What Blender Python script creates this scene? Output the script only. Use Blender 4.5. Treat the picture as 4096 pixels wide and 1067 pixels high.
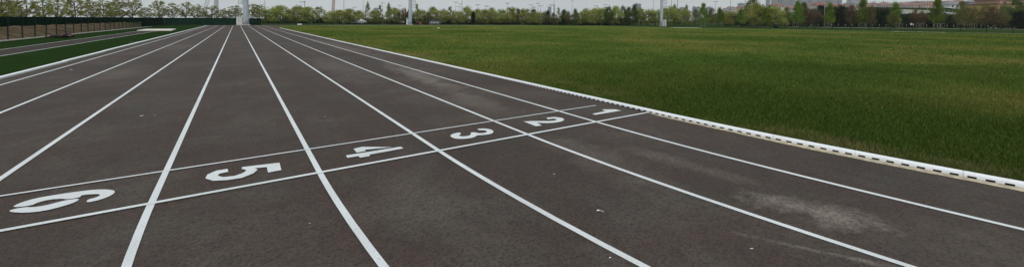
import bpy, math, random
import numpy as np
from mathutils import Vector, Matrix, Euler
from mathutils.geometry import tessellate_polygon

for o in list(bpy.data.objects): bpy.data.objects.remove(o)
S = bpy.context.scene
C = bpy.data.collections.new('place'); S.collection.children.link(C)
R = math.radians
# ------------------------------------------------------------------ camera
# world: X across the lanes (towards the infield), Y along the straight, Z up
F, CY, CH, YAW, PITCH, ROLL = 1657.2, 131.6, 1.4727, .58685, .0312, .0058
cam_d = bpy.data.cameras.new('camera'); cam = bpy.data.objects.new('camera', cam_d); C.objects.link(cam)
S.camera = cam
cam_d.sensor_fit = 'HORIZONTAL'; cam_d.sensor_width = 36
cam_d.lens = F / 4096 * 36
cam_d.shift_y = -(533.5 - CY) / 4096
cam_d.clip_start = .05; cam_d.clip_end = 9000
f0 = Vector((math.sin(YAW), math.cos(YAW), 0)); r0 = Vector((math.cos(YAW), -math.sin(YAW), 0)); u0 = Vector((0, 0, 1))
fw = f0 * math.cos(PITCH) - u0 * math.sin(PITCH)
up = f0 * math.sin(PITCH) + u0 * math.cos(PITCH)
rr = r0 * math.cos(ROLL) + up * math.sin(ROLL)
uu = -r0 * math.sin(ROLL) + up * math.cos(ROLL)
cam.matrix_world = Matrix(((rr.x, uu.x, -fw.x, 0), (rr.y, uu.y, -fw.y, 0), (rr.z, uu.z, -fw.z, CH), (0, 0, 0, 1)))
# ------------------------------------------------------------------ world, sun, exposure
SUN_EL, SUN_AZ = R(52), R(215)
W = bpy.data.worlds.new('World'); S.world = W; W.use_nodes = True
nt = W.node_tree; nt.nodes.clear()
wo = nt.nodes.new('ShaderNodeOutputWorld'); bg = nt.nodes.new('ShaderNodeBackground'); bg.inputs[1].default_value = .15
sky = nt.nodes.new('ShaderNodeTexSky'); sky.sky_type = 'NISHITA'; sky.sun_disc = False
sky.sun_elevation = SUN_EL; sky.sun_rotation = SUN_AZ; sky.dust_density = 3
hs = nt.nodes.new('ShaderNodeHueSaturation'); hs.inputs['Saturation'].default_value = .35; hs.inputs['Value'].default_value = .8
tc = nt.nodes.new('ShaderNodeTexCoord'); mp = nt.nodes.new('ShaderNodeMapping'); mp.inputs['Scale'].default_value = (1.2, 1.2, 5)
ns = nt.nodes.new('ShaderNodeTexNoise'); ns.inputs['Scale'].default_value = 2.2; ns.inputs['Detail'].default_value = 5
cr = nt.nodes.new('ShaderNodeValToRGB')
cr.color_ramp.elements[0].position = .3; cr.color_ramp.elements[0].color = (3.75, 4.12, 4.30, 1)
cr.color_ramp.elements[1].position = .75; cr.color_ramp.elements[1].color = (4.15, 4.52, 4.66, 1)
mx = nt.nodes.new('ShaderNodeMix'); mx.data_type = 'RGBA'; mx.inputs[0].default_value = .88
L = nt.links.new
L(sky.outputs[0], hs.inputs['Color']); L(tc.outputs['Generated'], mp.inputs[0]); L(mp.outputs[0], ns.inputs[0]); L(ns.outputs[0], cr.inputs[0])
L(hs.outputs[0], mx.inputs[6]); L(cr.outputs[0], mx.inputs[7]); L(mx.outputs[2], bg.inputs[0]); L(bg.outputs[0], wo.inputs[0])
sd = bpy.data.lights.new('sun', 'SUN'); sd.energy = 1.35; sd.angle = R(14); sd.color = (1, .97, .92)
so = bpy.data.objects.new('sun', sd); C.objects.link(so)
sdir = Vector((math.sin(SUN_AZ) * math.cos(SUN_EL), math.cos(SUN_AZ) * math.cos(SUN_EL), math.sin(SUN_EL)))
so.rotation_euler = sdir.to_track_quat('Z', 'Y').to_euler()
S.view_settings.view_transform = 'Standard'; S.view_settings.look = 'None'
S.view_settings.exposure = .07; S.view_settings.gamma = 1
S.render.engine = 'CYCLES'
S.render.resolution_x = 1024; S.render.resolution_y = 266

# ------------------------------------------------------------------ placing helpers
def ray(px, py):
    a = (px - 2048) / F; b = -(py - CY) / F
    return rr * a + uu * b + fw
def g(px, py):
    d = ray(px, py); t = -CH / d.z
    return (d.x * t, d.y * t)
def col(px, w):
    """ground point in the direction of a photo column, w metres deep"""
    d = ray(px, 80 + (px - 2048) * .0058); t = w / (d.x * f0.x + d.y * f0.y)
    return (d.x * t, d.y * t)
def zat(px, py, w):
    d = ray(px, py); t = w / (d.x * f0.x + d.y * f0.y)
    return CH + d.z * t
# ------------------------------------------------------------------ object helpers
def tag(o, label=None, cat=None, group=None, kind=None):
    if label: o['label'] = label
    if cat: o['category'] = cat
    if group: o['group'] = group
    if kind: o['kind'] = kind
    return o
def empty(name, loc=(0, 0, 0), rz=0.0):
    o = bpy.data.objects.new(name, None); C.objects.link(o)
    o.location = loc; o.rotation_euler = (0, 0, rz); o.empty_display_size = .3
    return o
def copy_tree(o, parent=None):
    c = o.copy(); C.objects.link(c)
    if parent: c.parent = parent
    for ch in list(o.children): copy_tree(ch, c)
    return c
class MB:
    def __init__(s): s.v = []; s.f = []; s.sm = []
    def add(s, vs, fs, smooth=False):
        n = len(s.v); s.v += [tuple(v) for v in vs]; s.f += [tuple(i + n for i in f) for f in fs]; s.sm += [smooth] * len(fs)
        return s
    def box(s, c, d, rz=0.0):
        x, y, z = d[0] / 2, d[1] / 2, d[2] / 2; ca, sa = math.cos(rz), math.sin(rz)
        vs = []
        for k in (-z, z):
            for (i, j) in ((-x, -y), (x, -y), (x, y), (-x, y)):
                vs.append((c[0] + i * ca - j * sa, c[1] + i * sa + j * ca, c[2] + k))
        return s.add(vs, [(0, 3, 2, 1), (4, 5, 6, 7), (0, 1, 5, 4), (1, 2, 6, 5), (2, 3, 7, 6), (3, 0, 4, 7)])
    def tube(s, pts, rad, n=8, cap=True):
        pts = [Vector(p) for p in pts]
        if not hasattr(rad, '__len__'): rad = [rad] * len(pts)
        vs = []
        for i, p in enumerate(pts):
            t = (pts[min(i + 1, len(pts) - 1)] - pts[max(i - 1, 0)])
            if t.length < 1e-9: t = Vector((0, 0, 1))
            t.normalize()
            a = t.orthogonal().normalized() if abs(t.z) < .98 else Vector((1, 0, 0)).cross(t).normalized()
            if abs(t.z) < .98: a = t.cross(Vector((0, 0, 1))).normalized()
            b = t.cross(a)
            for k in range(n):
                an = 2 * math.pi * k / n
                vs.append(p + (a * math.cos(an) + b * math.sin(an)) * rad[i])
        fs = []
        for i in range(len(pts) - 1):
            for k in range(n):
                fs.append((i * n + k, i * n + (k + 1) % n, (i + 1) * n + (k + 1) % n, (i + 1) * n + k))
        s.add(vs, fs, True)
        if cap:
            m = len(s.v) - len(vs); s.f.append(tuple(m + k for k in range(n))[::-1]); s.sm.append(False)
            m2 = m + (len(pts) - 1) * n; s.f.append(tuple(m2 + k for k in range(n))); s.sm.append(False)
        return s
    def poly(s, pts, z, z2=None):
        """flat polygon (concave allowed); with z2 an extruded prism"""
        P = [Vector((p[0], p[1], 0)) for p in pts]
        tr = tessellate_polygon([P])
        ar = sum(P[i].x * P[(i + 1) % len(P)].y - P[(i + 1) % len(P)].x * P[i].y for i in range(len(P)))
        zt = z if z2 is None else z2
        fs = []
        for t in tr:
            a, b, c = P[t[0]], P[t[1]], P[t[2]]
            if (b - a).cross(c - a).z < 0: t = (t[0], t[2], t[1])
            fs.append(tuple(t))
        s.add([(p.x, p.y, zt) for p in P], fs)
        if z2 is not None:
            n = len(P); vs = [(p.x, p.y, z) for p in P] + [(p.x, p.y, z2) for p in P]
            s.add(vs, [(i, (i + 1) % n, n + (i + 1) % n, n + i) if ar > 0 else (i, n + i, n + (i + 1) % n, (i + 1) % n) for i in range(n)])
        return s
    def ribbon(s, pts, w, z, side=0):
        """flat band of width w along a ground polyline; side 0 centred, 1 all to the left"""
        vs = []; n = len(pts)
        for i, p in enumerate(pts):
            q0 = pts[max(i - 1, 0)]; q1 = pts[min(i + 1, n - 1)]
            dx, dy = q1[0] - q0[0], q1[1] - q0[1]; l = math.hypot(dx, dy) or 1
            nx, ny = -dy / l, dx / l
            ww = w[i] if hasattr(w, '__len__') else w
            a, b = (ww / 2, -ww / 2) if side == 0 else ((ww, 0) if side == 1 else (0, -ww))
            vs += [(p[0] + nx * b, p[1] + ny * b, z), (p[0] + nx * a, p[1] + ny * a, z)]
        return s.add(vs, [(2 * i, 2 * i + 2, 2 * i + 3, 2 * i + 1) for i in range(n - 1)])
    def mesh(s, name, mat):
        m = bpy.data.meshes.new(name); m.from_pydata(s.v, [], s.f); m.materials.append(mat)
        m.polygons.foreach_set('use_smooth', s.sm); m.update()
        return m
    def build(s, name, mat, parent=None, loc=None):
        o = bpy.data.objects.new(name, s.mesh(name, mat)); C.objects.link(o)
        if parent: o.parent = parent
        if loc: o.location = loc
        return o
def npmesh(name, verts, nper, mat, attr=None):
    """verts (N*nper,3): N polygons of nper corners"""
    N = len(verts) // nper
    m = bpy.data.meshes.new(name)
    m.vertices.add(len(verts)); m.vertices.foreach_set('co', verts.astype(np.float32).ravel())
    m.loops.add(len(verts)); m.loops.foreach_set('vertex_index', np.arange(len(verts), dtype=np.int32))
    m.polygons.add(N); m.polygons.foreach_set('loop_start', np.arange(0, len(verts), nper, dtype=np.int32))
    m.polygons.foreach_set('loop_total', np.full(N, nper, dtype=np.int32))
    m.update(calc_edges=True)
    if attr is not None:
        a = m.attributes.new('tint', 'FLOAT', 'POINT'); a.data.foreach_set('value', attr.astype(np.float32))
    m.materials.append(mat); return m

# ------------------------------------------------------------------ materials
class NT:
    def __init__(s, name):
        s.m = bpy.data.materials.new(name); s.m.use_nodes = True; s.t = s.m.node_tree
        s.b = s.t.nodes['Principled BSDF']
    def n(s, typ, **kw):
        nd = s.t.nodes.new(typ)
        for k, v in kw.items(): setattr(nd, k, v)
        return nd
    def l(s, a, b): s.t.links.new(a, b)
    def pos(s, obj=False, scale=(1, 1, 1), rz=0):
        p = s.n('ShaderNodeTexCoord').outputs['Object'] if obj else s.n('ShaderNodeNewGeometry').outputs['Position']
        m = s.n('ShaderNodeMapping'); m.inputs['Scale'].default_value = scale; m.inputs['Rotation'].default_value = (0, 0, rz); s.l(p, m.inputs[0])
        return m.outputs[0]
    def noise(s, vec, scale, detail=4, rough=.55, dist=0):
        n = s.n('ShaderNodeTexNoise'); n.inputs['Scale'].default_value = scale; n.inputs['Detail'].default_value = detail
        n.inputs['Roughness'].default_value = rough; n.inputs['Distortion'].default_value = dist; s.l(vec, n.inputs[0]); return n.outputs[0]
    def ramp(s, fac, stops):
        r = s.n('ShaderNodeValToRGB'); e = r.color_ramp.elements
        while len(e) < len(stops): e.new(.5)
        for k, (p, c) in enumerate(stops):
            e[k].position = p; e[k].color = (c[0], c[1], c[2], 1) if hasattr(c, '__len__') else (c, c, c, 1)
        s.l(fac, r.inputs[0]); return r.outputs[0]
    def mix(s, fac, a, b, mode='MIX'):
        m = s.n('ShaderNodeMix'); m.data_type = 'RGBA'; m.blend_type = mode
        for idx, v in ((0, fac), (6, a), (7, b)):
            if isinstance(v, (int, float)): m.inputs[idx].default_value = v
            elif isinstance(v, tuple): m.inputs[idx].default_value = (*v, 1)
            else: s.l(v, m.inputs[idx])
        return m.outputs[2]
    def math(s, op, a, b=0.0, clamp=False):
        m = s.n('ShaderNodeMath'); m.operation = op; m.use_clamp = clamp
        for i, v in enumerate((a, b)):
            if isinstance(v, (int, float)): m.inputs[i].default_value = v
            else: s.l(v, m.inputs[i])
        return m.outputs[0]
    def fin(s, color, rough=.8, bump=None, bs=.3, bd=.01, spec=.3, metal=0):
        if isinstance(color, tuple): s.b.inputs['Base Color'].default_value = (*color, 1)
        else: s.l(color, s.b.inputs['Base Color'])
        if isinstance(rough, (int, float)): s.b.inputs['Roughness'].default_value = rough
        else: s.l(rough, s.b.inputs['Roughness'])
        s.b.inputs['Specular IOR Level'].default_value = spec; s.b.inputs['Metallic'].default_value = metal
        if bump is not None:
            b = s.n('ShaderNodeBump'); b.inputs['Strength'].default_value = bs; b.inputs['Distance'].default_value = bd
            s.l(bump, b.inputs['Height']); s.l(b.outputs[0], s.b.inputs['Normal'])
        return s.m
def plain(name, c, rough=.7, var=.18, scale=3, spec=.3, metal=0, obj=True):
    t = NT(name); n = t.noise(t.pos(obj), scale, 5)
    lo = tuple(x * (1 - var) for x in c); hi = tuple(min(1, x * (1 + var)) for x in c)
    return t.fin(t.ramp(n, [(.3, lo), (.7, hi)]), rough, spec=spec, metal=metal)

def m_asphalt(name, dusty=True):
    t = NT(name); P = t.pos()
    big = t.noise(P, .42, 5, .6, .5); streak = t.noise(t.pos(scale=(2.2, .25, 1), rz=.05), 1.0, 5, .6)
    med = t.noise(P, 6, 5, .65); fine = t.noise(P, 90, 3, .75); gr = t.noise(P, 42, 4, .8); hue = t.noise(P, 1.1, 5, .6, .6)
    c = t.ramp(big, [(.38, (.053, .040, .032)), (.5, (.081, .062, .050)), (.62, (.118, .095, .077))])
    c = t.mix(t.ramp(streak, [(.42, 0), (.66, .55)]), c, (.112, .096, .083))
    c = t.mix(t.ramp(hue, [(.42, .75), (.58, 0)]), c, (.078, .050, .044))
    c = t.mix(t.ramp(hue, [(.54, 0), (.68, .6)]), c, (.082, .078, .066))
    c = t.mix(t.ramp(med, [(.3, .55), (.7, 0)]), c, (.046, .039, .035))
    if dusty:   # worn, sand-dusted patches with outlines of their own
        sp = t.n('ShaderNodeSeparateXYZ'); t.l(P, sp.inputs[0]); tot = None
        wob = t.noise(P, 2.3, 5, .65)
        for (cx, cy, ax, ay, ang, k) in ((3.70, 1.40, .20, .42, -.30, 1.35), (3.82, 2.6, .14, .7, -.1, .36), (3.95, 10.4, .34, 3.0, .06, .8), (3.10, 1.05, .03, .4, -.5, .8),
                                         (3.2, 3.1, .3, .9, .1, .32), (3.55, 6.6, .35, 1.2, .05, .35), (1.2, 3.2, .4, .6, 0, .22), (2.6, 13.5, .6, 4, 0, .3), (-2.6, 15, .5, 2.2, 0, .3), (-2.5, 27, .7, 3, 0, .3), (4.6, 24, .5, 9, 0, .35)):
            ca, sa = math.cos(ang), math.sin(ang)
            dx = t.math('SUBTRACT', sp.outputs[0], cx); dy = t.math('SUBTRACT', sp.outputs[1], cy)
            a = t.math('ADD', t.math('MULTIPLY', dx, ca / ax), t.math('MULTIPLY', dy, -sa / ax))
            b = t.math('ADD', t.math('MULTIPLY', dx, sa / ay), t.math('MULTIPLY', dy, ca / ay))
            d = t.math('SQRT', t.math('ADD', t.math('MULTIPLY', a, a), t.math('MULTIPLY', b, b)))
            d = t.math('ADD', d, t.math('MULTIPLY', t.math('SUBTRACT', wob, .5), 3.0))
            v = t.math('MULTIPLY', t.math('SUBTRACT', 1.25, d, True), k)
            tot = v if tot is None else t.math('MAXIMUM', tot, v)
        grain = t.ramp(t.noise(P, 30, 4, .8), [(.3, .35), (.6, 1)])
        c = t.mix(t.math('MULTIPLY', tot, t.math('MULTIPLY', grain, 1.0), True), c, (.25, .215, .185))
    c = t.mix(t.ramp(gr, [(.38, .7), (.54, 0)]), c, (.026, .021, .018))
    c = t.mix(t.ramp(fine, [(.58, 0), (.74, .5)]), c, (.24, .215, .19))
    return t.fin(c, .85, fine, .9, .006, .18)
M = {}
M['asphalt'] = m_asphalt('track_asphalt'); M['runway'] = plain('runway_rubber', (.066, .058, .055), .95, .15, 9, 0, obj=False)
def m_paint():
    t = NT('worn_white_paint'); P = t.pos()
    n = t.noise(P, 70, 4, .75); k = t.noise(P, 4, 4, .6)
    w = t.ramp(t.noise(P, 1.3, 4), [(.3, (.60, .625, .64)), (.7, (.72, .745, .76))])
    f = t.math('MULTIPLY', t.ramp(n, [(.56, 0), (.68, 1)]), t.ramp(k, [(.38, .25), (.62, .95)]))
    return t.fin(t.mix(f, w, (.14, .13, .12)), .6, n, .3, .003)
M['paint'] = m_paint()
def m_kerb():
    t = NT('white_enamelled_metal'); P = t.pos(); a = t.noise(P, 7, 5, .7); f = t.noise(P, 45, 3, .7)
    c = t.mix(t.ramp(a, [(.52, 0), (.72, .35)]), (.85, .87, .91), (.52, .50, .45))
    return t.fin(t.mix(t.ramp(f, [(.62, 0), (.75, .4)]), c, (.35, .33, .30)), .4, spec=.5)
M['kerb_white'] = m_kerb()
M['black'] = plain('black_gap', (.012, .012, .012), .9)
def grass_col(t, P):
    b1 = t.noise(t.pos(scale=(1, 1, 1), rz=.5), .11, 5, .55, .4); b2 = t.noise(P, .7, 5, .65)
    sp = t.n('ShaderNodeSeparateXYZ'); t.l(P, sp.inputs[0])
    near_kerb = t.math('SUBTRACT', 1.0, t.math('MULTIPLY', t.math('ABSOLUTE', t.math('SUBTRACT', sp.outputs[0], 6.0)), 1.5), True)
    band = t.noise(t.pos(scale=(1, .35, 1)), .9, 4, .6)
    patchy = t.ramp(t.noise(P, .45, 3, .5), [(.42, .1), (.58, 1)])
    dry = t.math('MULTIPLY', t.math('MULTIPLY', near_kerb, t.ramp(band, [(.46, 0), (.6, 1)])), patchy)
    c = t.ramp(b1, [(.36, (.068, .116, .020)), (.50, (.112, .156, .030)), (.60, (.185, .178, .044)), (.70, (.23, .20, .060))])
    c = t.mix(t.ramp(b2, [(.35, .4), (.6, 0)]), c, (.054, .104, .016))
    # darker green nearest the bend, with the shade between blades painted in
    tuft_shade = t.math('MULTIPLY', t.math('SUBTRACT', 1.35, t.math('MULTIPLY', t.math('ABSOLUTE', t.math('SUBTRACT', sp.outputs[1], 2.0)), .14), True), t.math('SUBTRACT', 1.6, t.math('MULTIPLY', t.math('ABSOLUTE', t.math('SUBTRACT', sp.outputs[0], 7.0)), .34), True))
    c = t.mix(t.math('MULTIPLY', tuft_shade, .8), c, (.040, .078, .010))
    return c, dry, b1
def m_grass(name, blade):
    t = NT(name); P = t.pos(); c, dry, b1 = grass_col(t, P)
    if blade:
        a = t.n('ShaderNodeAttribute'); a.attribute_name = 'tint'
        c = t.mix(t.ramp(a.outputs['Fac'], [(0, .45), (.4, 0)]), c, (.038, .075, .014))
        c = t.mix(t.ramp(a.outputs['Fac'], [(.7, 0), (.95, .35), (1, .85)]), c, (.175, .195, .065))
        c = t.mix(t.math('MULTIPLY', dry, .8), c, (.25, .19, .095))
        return t.fin(c, .8, spec=.04)
    f = t.noise(P, 9, 5, .75); f2 = t.noise(t.pos(scale=(1, 1, 1)), 2.5, 5, .7)
    c = t.mix(t.ramp(f, [(.3, .5), (.6, 0)]), c, (.035, .055, .012))
    c = t.mix(t.ramp(f2, [(.55, 0), (.8, .4)]), c, (.14, .15, .04))
    c = t.mix(t.math('MULTIPLY', dry, .7), c, (.20, .155, .08))
    return t.fin(c, .95, f, .8, .05, 0)
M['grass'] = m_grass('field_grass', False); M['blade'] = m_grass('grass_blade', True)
def m_turf():
    t = NT('green_turf'); P = t.pos(); a = t.noise(P, 1.1, 4); f = t.noise(P, 60, 3, .7)
    c = t.ramp(a, [(.3, (.015, .034, .009)), (.7, (.022, .046, .013))])
    return t.fin(t.mix(t.ramp(f, [(.4, .3), (.6, 0)]), c, (.012, .028, .008)), .95, f, .4, .01, 0)
M['turf'] = m_turf()
def m_ground():
    t = NT('rough_verge'); P = t.pos(); a = t.noise(P, .12, 6, .65); f = t.noise(P, 3, 5, .7)
    c = t.ramp(a, [(.35, (.026, .052, .014)), (.55, (.036, .064, .018)), (.74, (.060, .066, .028))])
    return t.fin(t.mix(t.ramp(f, [(.35, .5), (.6, 0)]), c, (.022, .034, .012)), 1, f, .5, .05, 0)
M['ground'] = m_ground()
def m_dirt():
    t = NT('brown_earth'); P = t.pos(); a = t.noise(P, .9, 6, .7); f = t.noise(P, 5, 5, .7)
    c = t.ramp(a, [(.3, (.07, .045, .028)), (.5, (.18, .12, .068)), (.68, (.34, .26, .16))])
    return t.fin(t.mix(t.ramp(f, [(.35, .6), (.6, 0)]), c, (.06, .05, .03)), 1, f, .8, .15, .1)
M['dirt'] = m_dirt()
M['concrete'] = plain('pale_concrete', (.52, .50, .46), .85, .25, 4, obj=False)
M['mortar'] = plain('sandy_mortar', (.44, .38, .28), .9, .35, 14, obj=False)
M['path'] = plain('pale_path', (.54, .50, .46), .9, .12, 1.5, obj=False)
M['sand'] = plain('white_cover', (.66, .61, .56), .85, .08, 1.2)
M['screen'] = plain('green_windbreak_net', (.010, .033, .022), .95, .25, 1.4, 0)
M['greenmetal'] = plain('green_painted_metal', (.010, .026, .018), .75, .15, 5)
M['wire'] = plain('green_coated_wire', (.012, .028, .018), .8, spec=.05)
M['mast'] = plain('galvanised_mast', (.40, .45, .49), .45, .1, .8, .5)
M['pole'] = plain('grey_lamp_metal', (.24, .25, .27), .5, .15, 1)
M['palepole'] = plain('pale_pole', (.40, .43, .46), .5, .1, 1)
M['cabinet'] = plain('offwhite_cabinet', (.60, .60, .58), .5, .06, 3, .4)
M['steel'] = plain('dark_steel', (.10, .11, .12), .5, .2)
M['glass'] = plain('dark_glass', (.03, .035, .04), .1, .2, 1, .6)
M['rust'] = plain('red_brown_steel', (.30, .12, .08), .6, .2)
M['crane'] = plain('crane_grey', (.33, .34, .36), .6)
M['stake'] = plain('weathered_timber', (.19, .165, .13), .9, .25, 8)
M['redflag'] = plain('red_cloth', (.26, .02, .02), .8)
M['orange'] = plain('orange_plastic', (.60, .14, .04), .5)
M['white'] = plain('white_plastic', (.72, .72, .70), .5, .05)
M['carwhite'] = plain('white_car_paint', (.70, .71, .72), .25, .03, 2, .5)
M['tyre'] = plain('rubber', (.02, .02, .02), .8)
M['bark'] = plain('grey_brown_bark', (.11, .085, .065), .95, .35, 12)
M['darkbark'] = plain('dark_bark', (.05, .04, .035), .95, .3, 12)
def leafmat(name, c1, c2, c3):
    t = NT(name); oi = t.n('ShaderNodeObjectInfo'); P = t.pos(True)
    n = t.noise(P, 1.3, 4, .6); a = t.n('ShaderNodeAttribute'); a.attribute_name = 'tint'
    c = t.ramp(a.outputs['Fac'], [(0, c1), (.5, c2), (1, c3)])
    c = t.mix(t.math('MULTIPLY', t.ramp(n, [(.35, 1), (.65, 0)]), .5), c, c1)
    h = t.n('ShaderNodeHueSaturation'); t.l(c, h.inputs['Color'])
    t.l(t.math('ADD', .482, t.math('MULTIPLY', oi.outputs['Random'], .03)), h.inputs['Hue'])
    t.l(t.math('ADD', .85, t.math('MULTIPLY', oi.outputs['Random'], .35)), h.inputs['Value'])
    t.l(h.outputs[0], t.b.inputs['Base Color'])
    t.b.inputs['Roughness'].default_value = .7; t.b.inputs['Specular IOR Level'].default_value = .2
    tr = t.n('ShaderNodeBsdfTranslucent'); t.l(h.outputs[0], tr.inputs[0])
    ms = t.n('ShaderNodeMixShader'); ms.inputs[0].default_value = .35
    out = t.t.nodes['Material Output']; t.l(t.b.outputs[0], ms.inputs[1]); t.l(tr.outputs[0], ms.inputs[2]); t.l(ms.outputs[0], out.inputs[0])
    return t.m
LM = {'spread': leafmat('olive_spring_leaves', (.15, .17, .03), (.28, .29, .07), (.40, .39, .13)),
      'pale': leafmat('pale_green_leaves', (.20, .23, .05), (.34, .37, .10), (.46, .48, .17)),
      'tall': leafmat('yellow_green_leaves', (.15, .18, .05), (.25, .28, .09), (.35, .37, .15)),
      'lime': leafmat('fresh_green_leaves', (.08, .13, .015), (.16, .24, .03), (.26, .36, .06)),
      'dark': leafmat('dark_evergreen_needles', (.007, .016, .008), (.017, .036, .017), (.032, .058, .028)),
      'green': leafmat('mid_green_leaves', (.05, .08, .018), (.10, .14, .03), (.16, .21, .06)),
      'brown': leafmat('reddish_brown_buds', (.065, .045, .025), (.12, .080, .045), (.19, .13, .07)),
      'olive': leafmat('brownish_olive_leaves', (.09, .085, .025), (.17, .165, .045), (.25, .24, .08))}
# ------------------------------------------------------------------ SETTING
X1, LW, KX, ZS, RAD = 4.303, 1.22, 5.46, 4.28, 22.0
def lane_path(x, y0=-24, y1=97.5, step=3.0):
    """the straight for Y > ZS, below it an arc that turns towards the infield (+X)"""
    Rk = RAD + (KX - x); cx = x + Rk; pts = []
    n = 46
    for i in range(n, 0, -1):
        a = (i / n) ** 1.3 * R(62); pts.append((cx - Rk * math.cos(a), ZS - Rk * math.sin(a)))
    y = ZS
    while y < y1: pts.append((x, y)); y += step
    pts.append((x, y1)); return pts
E_ = MB().box((0, 0, -.5), (10, 10, 1))
bigp = [(-2500, -400), (3600, -400), (3600, 2900), (-2500, 2900)]
tag(MB().poly(bigp, 0).build('ground', M['ground']), kind='structure')
FAR = [g(*p) for p in ((1119, 108), (1128, 104.6), (1165, 103.2), (1300, 102.6), (1600, 102.3), (2048, 102.8), (2400, 105.2), (2685, 111.8), (3072, 116.8), (3584, 127.8), (4096, 135.5))]
FAR += [(FAR[-1][0] + 1, -8)]
kp = lane_path(KX + .03)
arc_in = [p for p in kp if p[1] < ZS]
inf = [(60, -8)] if False else []
near = [p for p in kp if p[1] > -13]
near = [p for p in near if p[1] <= 72.5] + [(KX + .03, 72.5)]
infield_poly = near + FAR + [(FAR[-1][0], near[0][1])]
asph = [(-4.62, -30), (55, -30), (55, -14.5), (9, -14.5), (9, 78), (12, 92), (35, 96), (62, 88), (66, 91), (36, 103.8), (8, 105.4), (4.5, 105.4), (-4.62, 105.4)]
track = tag(MB().poly(asph, .008).build('running_track', M['asphalt']), kind='structure')
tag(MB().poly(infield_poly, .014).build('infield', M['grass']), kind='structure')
# pale edging round the far side of the field
edge = MB().ribbon(FAR[3:], [.6 if p[0] < 60 else .42 for p in FAR[3:]], .02)
tag(edge.build('field_edging', M['concrete']), kind='structure')
br = MB(); 
for a, b, ww in (((2685, 111.6), (2800, 112.6), 3.2), ((3560, 127.2), (3780, 131), 1.5)):
    p, q = g(*a), g(*b); br.ribbon([p, ((p[0] + q[0]) / 2, (p[1] + q[1]) / 2), q], ww, .032)
tag(br.build('concrete_slabs', M['sand']), kind='structure')
# sandy mortar strip where the kerb foot shows beside the bend, with a ragged edge
rnd = random.Random(3)
mp_ = [p for p in lane_path(KX) if p[1] < 4.35]
mp2 = []
for i in range(len(mp_) - 1):
    for k in range(6):
        t_ = k / 6; mp2.append((mp_[i][0] * (1 - t_) + mp_[i + 1][0] * t_, mp_[i][1] * (1 - t_) + mp_[i + 1][1] * t_))
mp2.append(mp_[-1])
wid = []; wv = .05
for i in range(len(mp2)):
    wv += (rnd.random() - .5) * .022; wv = min(.125, max(.08, wv)); wid.append(wv * min(1, .25 + (len(mp2) - 1 - i) / 14))
tag(MB().ribbon(mp2, wid, .0125, side=1).build('mortar_strip', M['mortar']), kind='structure')
# the turf on the left, its runway, sand pit cover and edging
tag(MB().poly([(-11.7, -20), (-4.72, -20), (-4.72, 105.3), (-11.7, 105.3)], .004).build('green_turf', M['turf']), kind='structure')
rw = tag(MB().poly([(-8.72, -20), (-7.38, -20), (-7.3, 61.2), (-8.85, 61.2)], .010).build('runway', M['runway']), kind='structure')
for x0, x1_ in ((-8.74, -8.88), (-7.36, -7.26)):
    MB().ribbon([(x0, -20), (x0, 20), (x1_, 61.2)], .055, .0145).build('runway_line', M['paint'], rw)
MB().ribbon([g(517, 170.2), g(571, 169.2)], .09, .009).build('board_mark', M['paint'], track)
tag(MB().poly([g(548, 124.8), g(685, 124.8), g(704, 118.6), g(585, 119.2)], .012, .09).build('sand_pit_cover', M['sand']),
    'pale flat cover over the sand pit at the far end of the runway', 'pit cover')
t_ = empty('turf_edging', (-11.72, 30, 0)); tag(t_, 'pale concrete edging along the foot of the green fence', 'edging')
for i in range(11): MB().box((0, -24.5 + i * 8, .03), (.14, 7.97, .07)).build('edging_block', M['concrete'], t_)
# lane lines, cross lines and the lane numbers
for k in range(1, 9):
    MB().ribbon(lane_path(X1 - LW * (k - 1)), .05, .0122 + .0003 * k).build('lane_line', M['paint'], track)
MB().ribbon([(-4.6, 4.254), (KX - .02, 4.254)], .047, .0165).build('start_line', M['paint'], track)
MB().ribbon([(-4.6, 5.086), (5.12, 5.086)], .031, .0165).build('start_line', M['paint'], track)
MB().ribbon([(-4.6, 97.5), (5.4, 97.5)], .06, .0165).build('finish_line', M['paint'], track)
def zp(ox, oy, s, pts): return [g(ox + a / s, oy + b / s) for a, b in pts]
def smooth(pts, it=2):
    for _ in range(it):
        q = []
        for i in range(len(pts)):
            a, b = pts[i], pts[(i + 1) % len(pts)]
            l = math.hypot(a[0] - b[0], a[1] - b[1])
            k = .25
            q += [(a[0] * (1 - k) + b[0] * k, a[1] * (1 - k) + b[1] * k), (a[0] * k + b[0] * (1 - k), a[1] * k + b[1] * (1 - k))]
        pts = q
    return pts
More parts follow.
